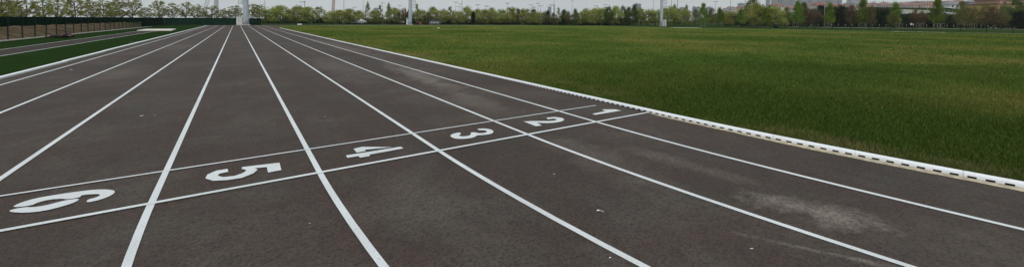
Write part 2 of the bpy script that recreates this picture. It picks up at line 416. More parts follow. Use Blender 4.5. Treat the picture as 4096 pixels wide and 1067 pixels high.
DIG = {
 '4': [zp(1024, 533, 2.513, [(903, 235), (1455, 146), (1483, 164), (1145, 226), (1142, 242), (1045, 258), (1030, 241), (920, 260)]),
       zp(1024, 533, 2.513, [(980, 168), (1065, 148), (1375, 150), (1095, 178), (1105, 190), (1012, 207)])],
 '1': [zp(2048, 267, 2.513, [(805, 483), (840, 493), (1098, 450), (1040, 437), (905, 438), (925, 452), (950, 453)])],
 '2': [zp(2048, 267, 2.513, [(115, 560), (240, 608), (300, 600), (250, 573), (350, 576), (430, 572), (500, 560), (527, 542), (505, 524), (430, 514), (345, 521), (360, 537), (420, 531), (455, 539), (430, 551), (370, 556), (200, 555)])],
 '3': [zp(1700, 380, 2.237, [(465, 312), (540, 308), (600, 320), (617, 340), (590, 360), (510, 368), (465, 370), (440, 390), (360, 403), (270, 402), (222, 380), (240, 358), (310, 343), (325, 357), (300, 370), (330, 382), (395, 375), (415, 355), (405, 345), (455, 343), (475, 352), (530, 350), (560, 338), (540, 325), (480, 325)])],
 '5': [zp(700, 500, 2.237, [(600, 388), (935, 348), (952, 415), (832, 437), (822, 388), (715, 398), (740, 412), (700, 445), (600, 485), (470, 505), (340, 512), (270, 490), (290, 455), (370, 420), (470, 404), (478, 430), (400, 447), (380, 465), (430, 478), (530, 468), (600, 445), (640, 420), (620, 408), (597, 405)])],
 '6': [zp(0, 700, 2.237, [(103, 305), (160, 270), (300, 225), (500, 190), (700, 160), (860, 142), (980, 142), (1038, 158), (1000, 195), (900, 235), (770, 263), (785, 232), (860, 215), (905, 190), (870, 182), (720, 193), (725, 212), (600, 232), (560, 225), (450, 232), (340, 258), (280, 288)]),
       zp(0, 700, 2.237, [(75, 335), (150, 312), (240, 300), (290, 303), (400, 288), (500, 262), (590, 238), (720, 222), (680, 255), (560, 295), (400, 335), (230, 353), (110, 348)])]}
for d, polys in DIG.items():
    mb = MB()
    for p in polys: mb.poly(smooth(p, 1) if d in '63' else p, .0155)
    o = mb.build('lane_number', M['paint'], track); o['label'] = 'white painted number %s between the two cross lines' % d

# ------------------------------------------------------------------ kerbs
# inner kerb of enamelled metal: 0.8 m sections with seven drain slots each
def arc_pt(s):
    """point and direction along the kerb face; s = distance beyond ZS (negative on the bend)"""
    if s >= 0: return (KX, ZS + s), (0, 1)
    a = -s / RAD; return (KX + RAD - RAD * math.cos(a), ZS - RAD * math.sin(a)), (math.sin(-a), math.cos(a))
def kerb_section(s0, s1, detail):
    mb = MB(); n = max(2, int((s1 - s0) / .1) if s0 < 0 else 2)
    prof = [(0, .029), (.002, .043), (.009, .055), (.022, .060), (.046, .060), (.058, .054), (.064, .04), (.064, .012)]
    gap = .0011; vs = []; 
    for i in range(n + 1):
        s = s0 + gap + (s1 - s0 - 2 * gap) * i / n; p, d = arc_pt(s)
        for (a, z) in prof: vs.append((p[0] + d[1] * a, p[1] - d[0] * a, z))
    m = len(prof); fs = [(i * m + j, (i + 1) * m + j, (i + 1) * m + j + 1, i * m + j + 1) for i in range(n) for j in range(m - 1)]
    fs = [f[::-1] for f in fs]
    mb.add(vs, fs, True)
    mb.add(vs[:m], [tuple(range(m))]); mb.add(vs[n * m:n * m + m], [tuple(range(m))[::-1]])
    # feet between the slots
    ns_ = 7; pitch = (s1 - s0) / ns_; slot = pitch * .52
    for k in range(ns_ + 1):
        a = s0 + (k - .5) * pitch + slot / 2; b = s0 + (k + .5) * pitch - slot / 2
        a = max(a, s0 + gap); b = min(b, s1 - gap)
        if b - a < .004: continue
        p, d = arc_pt((a + b) / 2); t0 = 0.0
        (xa, ya), _ = arc_pt(a); (xb, yb), _ = arc_pt(b)
        q = lambda x, y, w, z: (x + d[1] * w, y - d[0] * w, z)
        mb.add([q(xa, ya, 0, .0125), q(xb, yb, 0, .0125), q(xb, yb, 0, .0295), q(xa, ya, 0, .0295), q(xa, ya, .012, .0125), q(xb, yb, .012, .0125), q(xb, yb, .012, .0295), q(xa, ya, .012, .0295)],
               [(0, 3, 2, 1), (0, 4, 7, 3), (1, 2, 6, 5)])
    return mb
ke = empty('track_kerb', (0, 0, 0)); tag(ke, 'low white metal kerb with dark drain slots between the track and the field', 'kerb')
s = -5.83 - .8 * 2; cnt = 0
s_list = []
while s < 68.0:
    stp = .8 if s < 9.5 else (1.6 if s < 24 else 3.2)
    s_list.append((s, min(s + stp, 68.2), stp)); s += stp
inner = MB(); pts_in = []
s = -7.4
while s < 68.1: pts_in.append(arc_pt(s)[0]); s += .4 if s < 0 else 4
vs = []
for i, p in enumerate(pts_in):
    d = arc_pt(-7.4 + .4 * i)[1] if i < 19 else (0, 1)
    vs += [(p[0] + d[1] * .014, p[1] - d[0] * .014, .0125), (p[0] + d[1] * .014, p[1] - d[0] * .014, .045)]
inner.add(vs, [(2 * i, 2 * i + 2, 2 * i + 3, 2 * i + 1) for i in range(len(pts_in) - 1)])
inner.build('slot_shade', M['black'], ke)  # black sheet standing in for the shade inside the drain slots
for a, b, stp in s_list: 
    # long far sections keep the slot pitch of the near ones
    if stp == .8:
        ko = kerb_section(a, b, True).build('kerb_section', M['kerb_white'], ke); ko.location = (rnd.uniform(-.0015, .0015), 0, rnd.uniform(0, .0015))
    else:
        mb = MB(); k = a
        while k < b - .01:
            q = kerb_section(k, min(k + .8, b), True); mb.v, mb.f, mb.sm = mb.v + q.v, mb.f + [tuple(i_ + len(mb.v) for i_ in f_) for f_ in q.f], mb.sm + q.sm; k += .8
        mb.build('kerb_section', M['kerb_white'], ke)
lk = empty('outer_kerb', (-4.68, 20, 0)); tag(lk, 'low white kerb line between the outer lane and the green turf', 'kerb')
for i in range(24):
    x = (-4.68 if i < 6 else -4.68 - .10 * min(1, (i - 6) / 3)) + 4.68
    MB().box((x, -38 + i * 5 , .022), (.115, 4.985, .045)).build('kerb_section', M['kerb_white'], lk)

# ------------------------------------------------------------------ grass blades
def in_field(X, Y):
    cx = KX + RAD
    ok = np.where(Y > ZS, X > KX + .085, ((X - cx) ** 2 + (Y - ZS) ** 2 < (RAD - .085) ** 2))
    ok &= (Y < 96) & (X < 84)
    return ok
rs = np.random.RandomState(5)
def blades(N, w0, w1, t0, t1, hmul=1.0):
    w = np.exp(rs.uniform(math.log(w0), math.log(w1), N)); t = rs.uniform(t0, t1, N)
    u = w * t; X = u * math.cos(YAW) + w * math.sin(YAW); Y = w * math.cos(YAW) - u * math.sin(YAW)
    k = in_field(X, Y) & (rs.rand(N) < np.clip((95 - w) / 45, 0, 1)); X, Y, w = X[k], Y[k], w[k]; n = len(X)
    # slow height variation gives tufts and thin spots
    tuft = .5 + .25 * np.sin(X * 2.1 + 1.3 * np.sin(Y * 1.7)) + .25 * np.sin(Y * 2.9 + 1.9 * np.sin(X * 1.1 + 2))
    edge_ = np.clip((X - KX) / .5, .55, 1); edge_ = np.where(Y > ZS, edge_, .8)
    h = (.030 + .040 * tuft + .035 * rs.rand(n) ** 3) * edge_ * hmul; wd = .0022 + .0007 * w
    a = rs.uniform(0, 2 * math.pi, n); lean = rs.uniform(.1, .9, n) * h; la = rs.uniform(0, 2 * math.pi, n)
    v = np.zeros((n, 3, 3))
    v[:, 0] = np.c_[X - np.cos(a) * wd, Y - np.sin(a) * wd, np.full(n, .012)]
    v[:, 1] = np.c_[X + np.cos(a) * wd, Y + np.sin(a) * wd, np.full(n, .012)]
    v[:, 2] = np.c_[X + np.cos(la) * lean, Y + np.sin(la) * lean, .012 + h]
    tint = np.repeat(rs.rand(n), 3)
    return v.reshape(-1, 3), tint
v1, t1 = blades(420000, 3.2, 14, -.45, 1.45)
v2, t2 = blades(260000, 12, 95, -.6, 1.4)
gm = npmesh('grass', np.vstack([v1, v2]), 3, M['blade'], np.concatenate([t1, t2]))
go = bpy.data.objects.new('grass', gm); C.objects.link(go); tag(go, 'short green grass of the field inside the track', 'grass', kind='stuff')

# ------------------------------------------------------------------ fences
def fence(name, pts, label, H, spacing, screen=None, wires=True, cap_r=.03, group=None, skip=None, wpitch=.05):
    """posts, rails and welded wire along a ground polyline; screen = list of (from, to, z0, z1) along it"""
    root = empty(name, (pts[0][0], pts[0][1], 0)); tag(root, label, 'fence', group)
    ox, oy = pts[0]; P = [(p[0] - ox, p[1] - oy) for p in pts]
    L_ = [0]
    for a, b in zip(P, P[1:]): L_.append(L_[-1] + math.hypot(b[0] - a[0], b[1] - a[1]))
    def at_(s):
        for i in range(len(P) - 1):
            if s <= L_[i + 1] + 1e-6:
                t = (s - L_[i]) / (L_[i + 1] - L_[i]); return (P[i][0] + (P[i + 1][0] - P[i][0]) * t, P[i][1] + (P[i + 1][1] - P[i][1]) * t)
        return P[-1]
    n = int(L_[-1] / spacing); first = None
    for i in range(n + 1):
        p = at_(i * L_[-1] / n)
        if first is None:
            mb = MB().box((0, 0, H / 2), (cap_r * 2, cap_r * 2, H)); mb.box((0, 0, H + .012), (cap_r * 2.5, cap_r * 2.5, .024))
            o = mb.build('post', M['greenmetal'], root); first = o
        else:
            o = first.copy(); C.objects.link(o)
        o.location = (p[0], p[1], 0); o.parent = root
    rl = MB()
    for z in (.06, H * .5, H - .03):
        rl.tube([(*at_(L_[-1] * i / (len(P) * 4)), z) for i in range(len(P) * 4 + 1)], .011, 4)
    rl.build('rail', M['greenmetal'], root)
    if wires:
        m = int(L_[-1] / wpitch); s_ = (np.arange(m) + .5) * wpitch; xy = np.array([at_(x) for x in s_])
        dx, dy = (P[-1][0] - P[0][0]), (P[-1][1] - P[0][1]); l = math.hypot(dx, dy); ux, uy = dx / l, dy / l
        r = .0022
        V = []
        for (ax, ay) in ((ux, uy), (-uy, ux)):
            V.append(np.stack([np.c_[xy[:, 0] - ax * r, xy[:, 1] - ay * r, np.full(m, .06)], np.c_[xy[:, 0] + ax * r, xy[:, 1] + ay * r, np.full(m, .06)],
                               np.c_[xy[:, 0] + ax * r, xy[:, 1] + ay * r, np.full(m, H - .04)], np.c_[xy[:, 0] - ax * r, xy[:, 1] - ay * r, np.full(m, H - .04)]], 1))
        me = npmesh('wire_mesh', np.concatenate(V).reshape(-1, 3), 4, M['wire']); o = bpy.data.objects.new('wire_mesh', me); C.objects.link(o); o.parent = root
    for (a, b, z0, z1) in (screen or []):
        mb = MB(); k = max(4, int((b - a) / .7)); vs = []; r2 = random.Random(int(a * 7))
        for side in (.028, .034):
            for i in range(k + 1):
                s_ = a + (b - a) * i / k; p = at_(s_); q = at_(s_ + .3); dx, dy = q[0] - p[0], q[1] - p[1]; l = math.hypot(dx, dy) or 1
                if l < .05: q = at_(s_ - .3); dx, dy = p[0] - q[0], p[1] - q[1]; l = math.hypot(dx, dy) or 1
                w_ = side + .015 * math.sin(i * 1.9) + .008
                zz0 = z0 + (.03 * math.sin(i * 1.3) if z0 > .3 else 0)
                vs += [(p[0] - dy / l * w_, p[1] + dx / l * w_, zz0), (p[0] - dy / l * w_, p[1] + dx / l * w_, z1)]
        n1 = 2 * (k + 1)
        fs = [(2 * i, 2 * i + 2, 2 * i + 3, 2 * i + 1) for i in range(k)] + [(n1 + 2 * i, n1 + 2 * i + 1, n1 + 2 * i + 3, n1 + 2 * i + 2) for i in range(k)]
        mb.add(vs, fs); mb.build('screen', M['screen'], root)
    return root
fence('mesh_fence', [(-11.8, 22), (-11.8, 105.2)], 'dark green fence along the left side, netting only on its upper half', 1.5, 2.07,
      [(0, 60, .88, 1.49), (60, 83.1, .04, 1.49)], cap_r=.03)
fence('mesh_fence', [(-11.7, 105.35), (4.4, 105.35)], 'dark green netted fence closing the far end of the lanes', 1.5, 2.3, [(0, 16.1, .03, 1.49)], False)
fp = [(4.6, 105.5), (8, 107), (20, 109), (36, 108.6), (56, 101.5), (72, 93), (84, 78)]
fence('mesh_fence', fp, 'see-through green wire fence behind the far bend, between left and right masts', 1.5, 2.5, wires=True, wpitch=.06)
fp2 = [(84.3, 77.5)] + [(p[0] + 1.6, p[1] + .4) for p in FAR[8:11]] + [(FAR[10][0] + 2.2, -6)]
fence('mesh_fence', fp2, 'see-through green wire fence on the right side of the field, below the lime green trees', 1.35, 2.5, wires=True, wpitch=.07, cap_r=.03)
# earth bank behind the left fence
mb = MB(); nx, ny = 14, 90; r3 = random.Random(8)
from mathutils import noise as mn
vs = []
for j in range(ny + 1):
    for i in range(nx + 1):
        x = -12.1 - i * .75; y = 14 + j * 1.0
        pr = math.sin(min(1, i / 6) * math.pi / 2) * (1 if i < 9 else max(0, 1 - (i - 9) / 5))
        z = pr * (1.0 + .45 * mn.noise(Vector((x * .5, y * .3, 3))) + .18 * mn.noise(Vector((x * 1.7, y * 1.2, 9)))) * (1 if y < 85 else max(0, (104 - y) / 19)) * 1.0 + .002
        vs.append((x, y, z))
mb.add(vs, [(j * (nx + 1) + i, j * (nx + 1) + i + 1, (j + 1) * (nx + 1) + i + 1, (j + 1) * (nx + 1) + i) for j in range(ny) for i in range(nx)], True)
for f_i in range(len(mb.f)): mb.f[f_i] = mb.f[f_i][::-1]
tag(mb.build('earth_bank', M['dirt']), kind='structure')
# pale path and road behind the fences on the right
pp = [col(2600, 175), col(2700, 165), col(2900, 135), col(3072, 114), col(3300, 105), col(3600, 98), col(3900, 93), col(4096, 90), col(4500, 84)]
tag(MB().ribbon(pp, [3.5, 3.5, 3, 2.4, 2.2, 2.2, 2.2, 2.2, 2.2], .01).build('path', M['path']), kind='structure')
tag(MB().ribbon([col(3960, 115), col(4096, 108), col(4500, 100)], 12, .012).build('parking_area', M['path']), kind='structure')

# ------------------------------------------------------------------ masts and their cabinets
def place(o, px, w, z=0): x, y = col(px, w); o.location = (x, y, z); return o
def mast(px, base_y, wpx, label, ladder_side):
    x, y = g(px, base_y); w = x * f0.x + y * f0.y
    root = empty('floodlight_mast', (x, y, 0), -YAW); tag(root, label, 'floodlight mast', 'tall floodlight masts round the field')
    r0_ = wpx * w / F / 2; H = 26
    mb = MB().tube([(0, 0, .12), (0, 0, 1.2), (0, 0, 12), (0, 0, H)], [r0_ * 1.05, r0_ * .99, r0_ * .80, r0_ * .5], 20)
    mb.build('pole', M['mast'], root)
    fl = MB().tube([(0, 0, 0.0), (0, 0, .12)], r0_ * 1.5, 16)
    for k in range(10):
        a = k * math.pi / 5; fl.tube([(math.cos(a) * r0_ * 1.3, math.sin(a) * r0_ * 1.3, .12), (math.cos(a) * r0_ * 1.3, math.sin(a) * r0_ * 1.3, .2)], .03, 6)
    fl.build('base_flange', M['concrete'], root)
    MB().box((0, -r0_ * .98, .95), (.32, .1, .8)).build('access_door', M['mast'], root)
    s = ladder_side
    ld = MB(); xo = s * (r0_ + .12)
    for dx in (-.18, .18): ld.tube([(xo + s * .12, dx, 4.4), (s * (r0_ * .5 + .3), dx, H - 1)], .022, 5)
    for i in range(54):
        z = 4.5 + i * .38; xx = (xo + s * .12) + (s * (r0_ * .5 + .3) - xo - s * .12) * (z - 4.4) / (H - 5.4)
        ld.tube([(xx, -.18, z), (xx, .18, z)], .014, 5)
    for i in range(8):
        z = 4.6 + i * 2.4; xx = xo + (s * (r0_ * .5 + .2) - xo) * (z - 4.4) / (H - 5.4)
        ld.tube([(xx - s * .3, 0, z), (xx + s * .14, 0, z)], .02, 5)
    for i in range(24):                                                   # safety hoops
        z = 4.4 + i * .85; xx = (xo + s * .12) + (s * (r0_ * .5 + .3) - xo - s * .12) * (z - 4.4) / (H - 5.4)
        ld.tube([(xx + s * .75 * math.sin(a), .36 * math.cos(a), z) for a in [math.pi * q / 8 for q in range(9)]], .022, 5)
    for a in (.25, .5, .75):
        ld.tube([(xo + s * (.12 + .75 * math.sin(a * math.pi)), .36 * math.cos(a * math.pi), 4.4), (s * (r0_ * .5 + .3 + .75 * math.sin(a * math.pi)), .36 * math.cos(a * math.pi), H - 2)], .018, 5)
    ld.build('caged_ladder', M['steel'], root)
    hd = MB().box((0, 0, H + .1), (3.4, .8, .12))
    for z in (H + .7, H + 1.4): hd.tube([(-1.7, -.3, z), (1.7, -.3, z)], .05, 6)
    for xx in (-1.6, 0, 1.6): hd.tube([(xx, -.3, H + .1), (xx, -.3, H + 1.5)], .05, 6)
    hd.build('head_frame', M['steel'], root)
    for z in (H + .7, H + 1.4):
        for k in range(4): MB().box((-1.35 + .9 * k, -.5, z), (.6, .22, .45)).build('floodlight', M['steel'], root)
    return root, w, r0_
def cabinet(px0, px1, ytop, ybase, label):
    x, y = g((px0 + px1) / 2, ybase); w = x * f0.x + y * f0.y
    root = empty('control_cabinet', (x, y, 0), -YAW); tag(root, label, 'cabinet', 'white cabinets at the feet of the masts')
    wd = (px1 - px0) * w / F; H = zat((px0 + px1) / 2, ytop, w); d = .7
    MB().box((0, d / 2, .06), (wd + .1, d + .1, .12)).build('plinth', M['concrete'], root)
    MB().box((0, d / 2, .12 + (H - .2) / 2), (wd, d, H - .2)).build('housing', M['cabinet'], root)
    MB().box((0, d / 2, H - .04), (wd + .12, d + .14, .08)).build('roof', M['cabinet'], root)
    for s in (-1, 1):
        dr = MB().box((s * wd * .245, -.012, H * .5), (wd * .46, .02, H * .78)).build('door', M['cabinet'], root)
        MB().box((s * wd * .06, -.035, H * .5), (.04, .03, .16)).build('handle', M['steel'], dr)
mast(984, 102.2, 21, 'thick grey floodlight mast at the far end of the lanes, widest of the three', -1)
mast(1641, 100.2, 14.2, 'tall grey floodlight mast behind the middle of the field, a narrow cabinet on its left', 1)
mast(2645.5, 105.2, 11.8, 'tall grey floodlight mast behind the field on the right, cabinet on its right', 1)
cabinet(945.5, 969.5, 67.5, 101.8, 'broad white double-door cabinet left of the thick mast behind the lanes')
cabinet(1625, 1633, 76, 99.8, 'narrow white cabinet just left of the middle mast')
cabinet(2653, 2665, 79.5, 106, 'white cabinet just right of the mast on the right')

# ------------------------------------------------------------------ lamp posts and poles
ORD = ['first', 'second', 'third', 'fourth', 'fifth', 'sixth', 'seventh', 'eighth', 'ninth', 'tenth', 'eleventh', 'twelfth', 'thirteenth', 'fourteenth', 'fifteenth',
       'sixteenth', 'seventeenth', 'eighteenth', 'nineteenth', 'twentieth'] + ['%s-%s' % (a, b) for a in ('twenty', 'thirty', 'forty', 'fifty') for b in ('first', 'second', 'third', 'fourth', 'fifth', 'sixth', 'seventh', 'eighth', 'ninth', 'tenth')]
def zone(px): return 0 if px < 984 else 1 if px < 1641 else 2 if px < 2646 else 3
ZN = ['left of the thick mast', 'between thick and middle masts', 'between middle and right masts', 'right of the right mast']
def lamp(px, ytop, w, kind):
    H = zat(px, ytop, w) if ytop > -20 else 14 + w * .02
    x, y = col(px, w); root = empty('lamp_post', (x, y, 0), -YAW)
    r = max(.055, .00042 * w)
    if kind == 'thick': r *= 2.1
    MB().tube([(0, 0, 0), (0, 0, H * .5), (0, 0, H)], [r * 1.4, r * 1.1, r * .8], 8).build('pole', M['palepole'] if kind in ('pale',) else M['pole'], root)
    MB().tube([(0, 0, 0), (0, 0, .06)], r * 3, 8).build('base_plate', M['pole'], root)
    def head(xx, z, s=1.0): MB().box((xx, 0, z), (.0032 * w * s, .4, .0013 * w * s)).build('lamp_head', M['pole'], root)
    if kind in ('double', 'pale', 'bare'):
        a = .0030 * w
        MB().tube([(-a, 0, H + .05), (0, 0, H - .1), (a, 0, H + .05)], r * .6, 6).build('arm', M['pole'], root); head(-a, H + .1); head(a, H + .1)
    elif kind in ('quad', 'triple'):
        n = 4 if kind == 'quad' else 3; a = .0042 * w
        MB().tube([(-a, 0, H - .1), (a, 0, H - .1)], r * .7, 6).build('arm', M['pole'], root)
        for k in range(n): head(-a + 2 * a * k / (n - 1), H + .12, .75)
    elif kind == 'thick':
        MB().tube([(0, 0, H), (0, 0, H + .5)], r * 2.2, 8).build('lamp_head', M['pole'], root)
    return root
LAMPS = [(565, -30, 105, 'bare'), (1060, -30, 170, 'bare'), (1048, 21, 190, 'double'), (1083, 62, 118, 'bare'), (1207, 9, 200, 'double'), (1219, 11, 190, 'thick'), (1376, -30, 125, 'bare'), (1418, 31, 260, 'double'), (1453, 0, 130, 'double'),
         (1531, 14, 230, 'double'), (1599, 24, 260, 'double'), (1823, 11, 220, 'double'), (1835, 28, 300, 'double'), (1841, 17, 250, 'double'), (1848, -30, 135, 'bare'), (1911, 21, 200, 'quad'),
         (1947, 26, 220, 'quad'), (2030, 15, 200, 'quad'), (2021, 43, 320, 'double'), (2124, 21, 260, 'double'), (2136, 30, 240, 'quad'), (2152, 15, 220, 'double'), (2162, 25, 240, 'triple'),
         (2195, 29, 300, 'double'), (2204, 21, 260, 'quad'), (2219, 38, 320, 'double'), (2288, 2, 134, 'double'), (2384, 25, 260, 'double'), (2421, 20, 240, 'double'), (2612, 1, 150, 'double'), (2685, -30, 150, 'bare'),
         (2709, 1, 170, 'thick'), (2861, 8, 220, 'double'), (2920, -30, 170, 'bare'), (2979, -30, 180, 'bare'), (3297, -30, 101, 'pale'), (3531, -30, 170, 'bare'), (3640, 24, 260, 'double'), (3708, -30, 210, 'bare')]
cn = {}
KN = {'bare': 'tall thin grey lamp pole', 'double': 'double-armed grey lamp post', 'thick': 'stout grey pole with one blunt lamp head', 'quad': 'post with four floodlights',
      'triple': 'post with three floodlights', 'pale': 'pale lamp pole standing on the path'}
for px, yt, w, k in sorted(LAMPS):
    o = lamp(px, yt, w, k); key = (k, zone(px)); cn[key] = cn.get(key, 0) + 1
    many = sum(1 for l in LAMPS if l[3] == k and zone(l[0]) == zone(px)) > 1
    tag(o, (ORD[cn[key] - 1] + ' ' if many else '') + KN[k] + (' counting from left, ' if many else ', ') + ZN[zone(px)], 'lamp post', 'lamp posts beyond the trees')
# cranes
def lattice(name, p0, p1, wd, n, mat, label, cat, extra=None):
    root = empty(name, (p0[0], p0[1], 0)); tag(root, label, cat)
    a = Vector((0, 0, p0[2])); b = Vector((p1[0] - p0[0], p1[1] - p0[1], p1[2])); d = (b - a).normalized()
    s1 = d.cross(f0).normalized() * wd / 2; s2 = d.cross(s1).normalized() * wd / 2
    ch = MB(); br_ = MB(); cs = [s1 + s2, s1 - s2, -s1 - s2, -s1 + s2]
    for c_ in cs: ch.tube([a + c_, b + c_], wd * .07, 5)
    for i in range(n):
        q0 = a + (b - a) * i / n; q1 = a + (b - a) * (i + 1) / n
        for j in range(4): br_.tube([q0 + cs[j], q1 + cs[(j + 1) % 4]], wd * .04, 4); br_.tube([q1 + cs[j], q1 + cs[(j + 1) % 4]], wd * .04, 4)
    ch.build('chord', mat, root); br_.build('bracing', mat, root); return root
def P3(px, py, w): x, y = col(px, w); return (x, y, zat(px, py, w))
def cr_(px0, py0, px1, py1, w, wd, n, mat, label):
    a = P3(px0, py0, w); b = P3(px1, py1, w); return lattice('crane', (a[0], a[1], 0.0), (b[0], b[1], b[2]), wd, n, mat, label, 'crane')
cr_(1330, 80, 1336, -14, 240, 1.1, 26, M['rust'], 'reddish lattice crane mast rising above the trees between the left and middle masts')
cr_(866, 80, 866, -14, 320, 1.9, 22, M['crane'], 'upright pale grey lattice crane tower left of the thick mast')
for i, (xa, xb, dsc) in enumerate(((805, 831, 'left'), (814, 841, 'right'))):
    cr_(xa, 72, xb, -16, 300, .55, 30, M['crane'], 'slanting thin grey crane boom, the %s one of the leaning pair' % dsc)
cr_(3500, 30, 3494, 6, 900, 3.0, 14, M['rust'], 'small pinkish crane above the hillside houses'); 
# red flag
x, y = col(1621, 118); fr = empty('flag_pole', (x, y, 0), -YAW); tag(fr, 'limp red flag on a thin pole among the trees left of the middle mast', 'flag')
zt = zat(1619, 29, 118); MB().tube([(0, 0, 0), (-.02, 0, zt)], .035, 8).build('pole', M['steel'], fr)
vs = []
for i in range(7):
    for j in range(12):
        vs.append((.0 + .05 * i + .03 * math.sin(j * .9), .07 * math.sin(i * 2.0 + j * .3), zt - .15 - j * .16 - i * .10))
MB().add(vs, [(i * 12 + j, (i + 1) * 12 + j, (i + 1) * 12 + j + 1, i * 12 + j + 1) for i in range(6) for j in range(11)], True).build('flag', M['redflag'], fr)

# ------------------------------------------------------------------ trees
def make_tree(kind, seed, shape, base, nclump, nleaf, ls, csz, mat, bark, limbs=7, droop=0.0, twiggy=0):
    """unit tree: height 1, crown half-width .5; shape(t) = half-width 0..1 for t 0..1 up the crown"""
    rng = np.random.RandomState(seed); rd = random.Random(seed)
    root = empty(kind); tr = MB()
    bend = [(rd.uniform(-.02, .02), rd.uniform(-.02, .02)) for _ in range(4)]
    tr.tube([(0, 0, 0), (bend[0][0] * .5, bend[0][1] * .5, base * .5), (bend[1][0], bend[1][1], base), (bend[2][0], bend[2][1], (1 + base) / 2), (bend[3][0] * 2, bend[3][1] * 2, .96)], [.028, .021, .018, .010, .003], 7)
    cl = []
    for i in range(nclump):
        t = rng.beta(1.15, 1.25); a = rng.uniform(0, 2 * math.pi); r = shape(t) * math.sqrt(rng.uniform(.12, 1)) * rng.uniform(.75, 1.1) * .5
        cl.append((r * math.cos(a), r * math.sin(a), base + (1 - base) * t))
    for i in range(limbs):
        c_ = cl[i % nclump]; z0 = max(base * .75, c_[2] - rd.uniform(.10, .28) - abs(c_[0]) * .3)
        mid = (c_[0] * .5, c_[1] * .5, (z0 + c_[2]) / 2 - .01 + droop)
        tr.tube([(0, 0, z0), mid, c_], [.012, .008, .003], 5)
        for q in range(twiggy):
            e = (c_[0] + rd.uniform(-.1, .1), c_[1] + rd.uniform(-.1, .1), c_[2] + rd.uniform(-.02, .14)); tr.tube([mid, e], [.005, .0015], 4)
    tr.build('trunk', bark, root)
    ci = rng.randint(0, nclump, nleaf); cc = np.array(cl)[ci]; sz = csz * rng.uniform(.6, 1.3, nclump)[ci]
    p = cc + rng.normal(0, 1, (nleaf, 3)) * sz[:, None] * np.array([1, 1, .75 if kind != 'spreading_tree' else .42])
    p[:, 2] = np.maximum(p[:, 2], base * .7)
    a = rng.normal(0, 1, (nleaf, 3)); a /= np.linalg.norm(a, axis=1)[:, None]; b = np.cross(a, rng.normal(0, 1, (nleaf, 3))); b /= np.linalg.norm(b, axis=1)[:, None]
    s = ls * rng.uniform(.6, 1.4, nleaf)[:, None]
    q = np.stack([p - a * s, p - b * s * .6, p + a * s, p + b * s * .6], 1).reshape(-1, 3)
    ct = rng.rand(nclump)[ci] * .6 + rng.rand(nleaf) * .4
    me = npmesh('crown', q, 4, mat, np.repeat(ct, 4)); o = bpy.data.objects.new('crown', me); C.objects.link(o); o.parent = root
    return root
def sh_round(t): return math.sin(math.pi * min(1, .12 + t * .88)) ** .6
def sh_cone(t): return max(.05, (1 - t) ** .8) * min(1, .55 + t * 3)
def sh_spread(t): return .55 + .45 * math.sin(math.pi * min(1, t * 1.2)) if t < .8 else .7 - (t - .8) * 2
def sh_col(t): return .45 + .55 * math.sin(math.pi * t) ** .5 if t < .95 else .3
def sh_tall(t): return 1.0 if t < .45 else max(.18, 1 - (t - .35) * 1.5)
PRO = {}
def protos(kind, args, n):
    PRO[kind] = [make_tree(args[0], 11 * i + len(kind), *args[1:]) for i in range(n)]
protos('spread', ('spreading_tree', sh_spread, .34, 110, 3300, .017, .034, LM['spread'], M['bark'], 22, -.01, 3), 4)
protos('pale', ('leafy_tree', sh_round, .16, 46, 4200, .026, .085, LM['pale'], M['bark'], 10, 0, 1), 4)
protos('tall', ('slender_tree', sh_tall, .14, 44, 2400, .020, .05, LM['tall'], M['bark'], 14, 0, 2), 2)
protos('lime', ('conical_tree', sh_cone, .20, 54, 4600, .022, .060, LM['lime'], M['bark'], 12, 0, 1), 4)
protos('dark', ('evergreen_tree', sh_col, .02, 60, 5200, .034, .10, LM['dark'], M['darkbark'], 6, 0, 0), 3)
protos('green', ('leafy_tree', sh_round, .15, 46, 4200, .026, .085, LM['green'], M['darkbark'], 8, 0, 1), 2)
protos('brown', ('budding_tree', sh_round, .28, 44, 4200, .017, .085, LM['brown'], M['bark'], 22, 0, 4), 3)
protos('olive', ('budding_tree', sh_round, .22, 44, 3600, .020, .085, LM['olive'], M['bark'], 16, 0, 4), 3)
used = set(); TC = {}
TN = {'spread': 'wide spreading olive-green tree', 'pale': 'pale green rounded young tree', 'tall': 'slender tall yellow-green tree', 'lime': 'bright green conical tree',
      'dark': 'dark evergreen tree', 'green': 'mid-green dense leafy tree', 'brown': 'reddish-brown budding tree', 'olive': 'brownish-olive thinly leaved tree'}
TREES = []
def T(px, ytop, wpx, kind, w): TREES.append((px, ytop, wpx, kind, w))
for a in ((-60, -18, 88), (8, -20, 84), (48, -14, 76), (109, -12, 80), (173, -4, 66), (232, -9, 74), (300, -18, 86), (362, 2, 58), (414, 2, 78), (452, 10, 56), (480, -8, 60), (531, -6, 66), (584, 36, 44), (634, 3, 66),
          (690, 14, 46), (746, 12, 60), (790, 20, 48), (848, 27, 78), (904, 36, 46), (941, 24, 62), (1012, 18, 64)):
    T(*a, 'spread', 42 + a[0] * .068 if a[0] < 900 else 106)
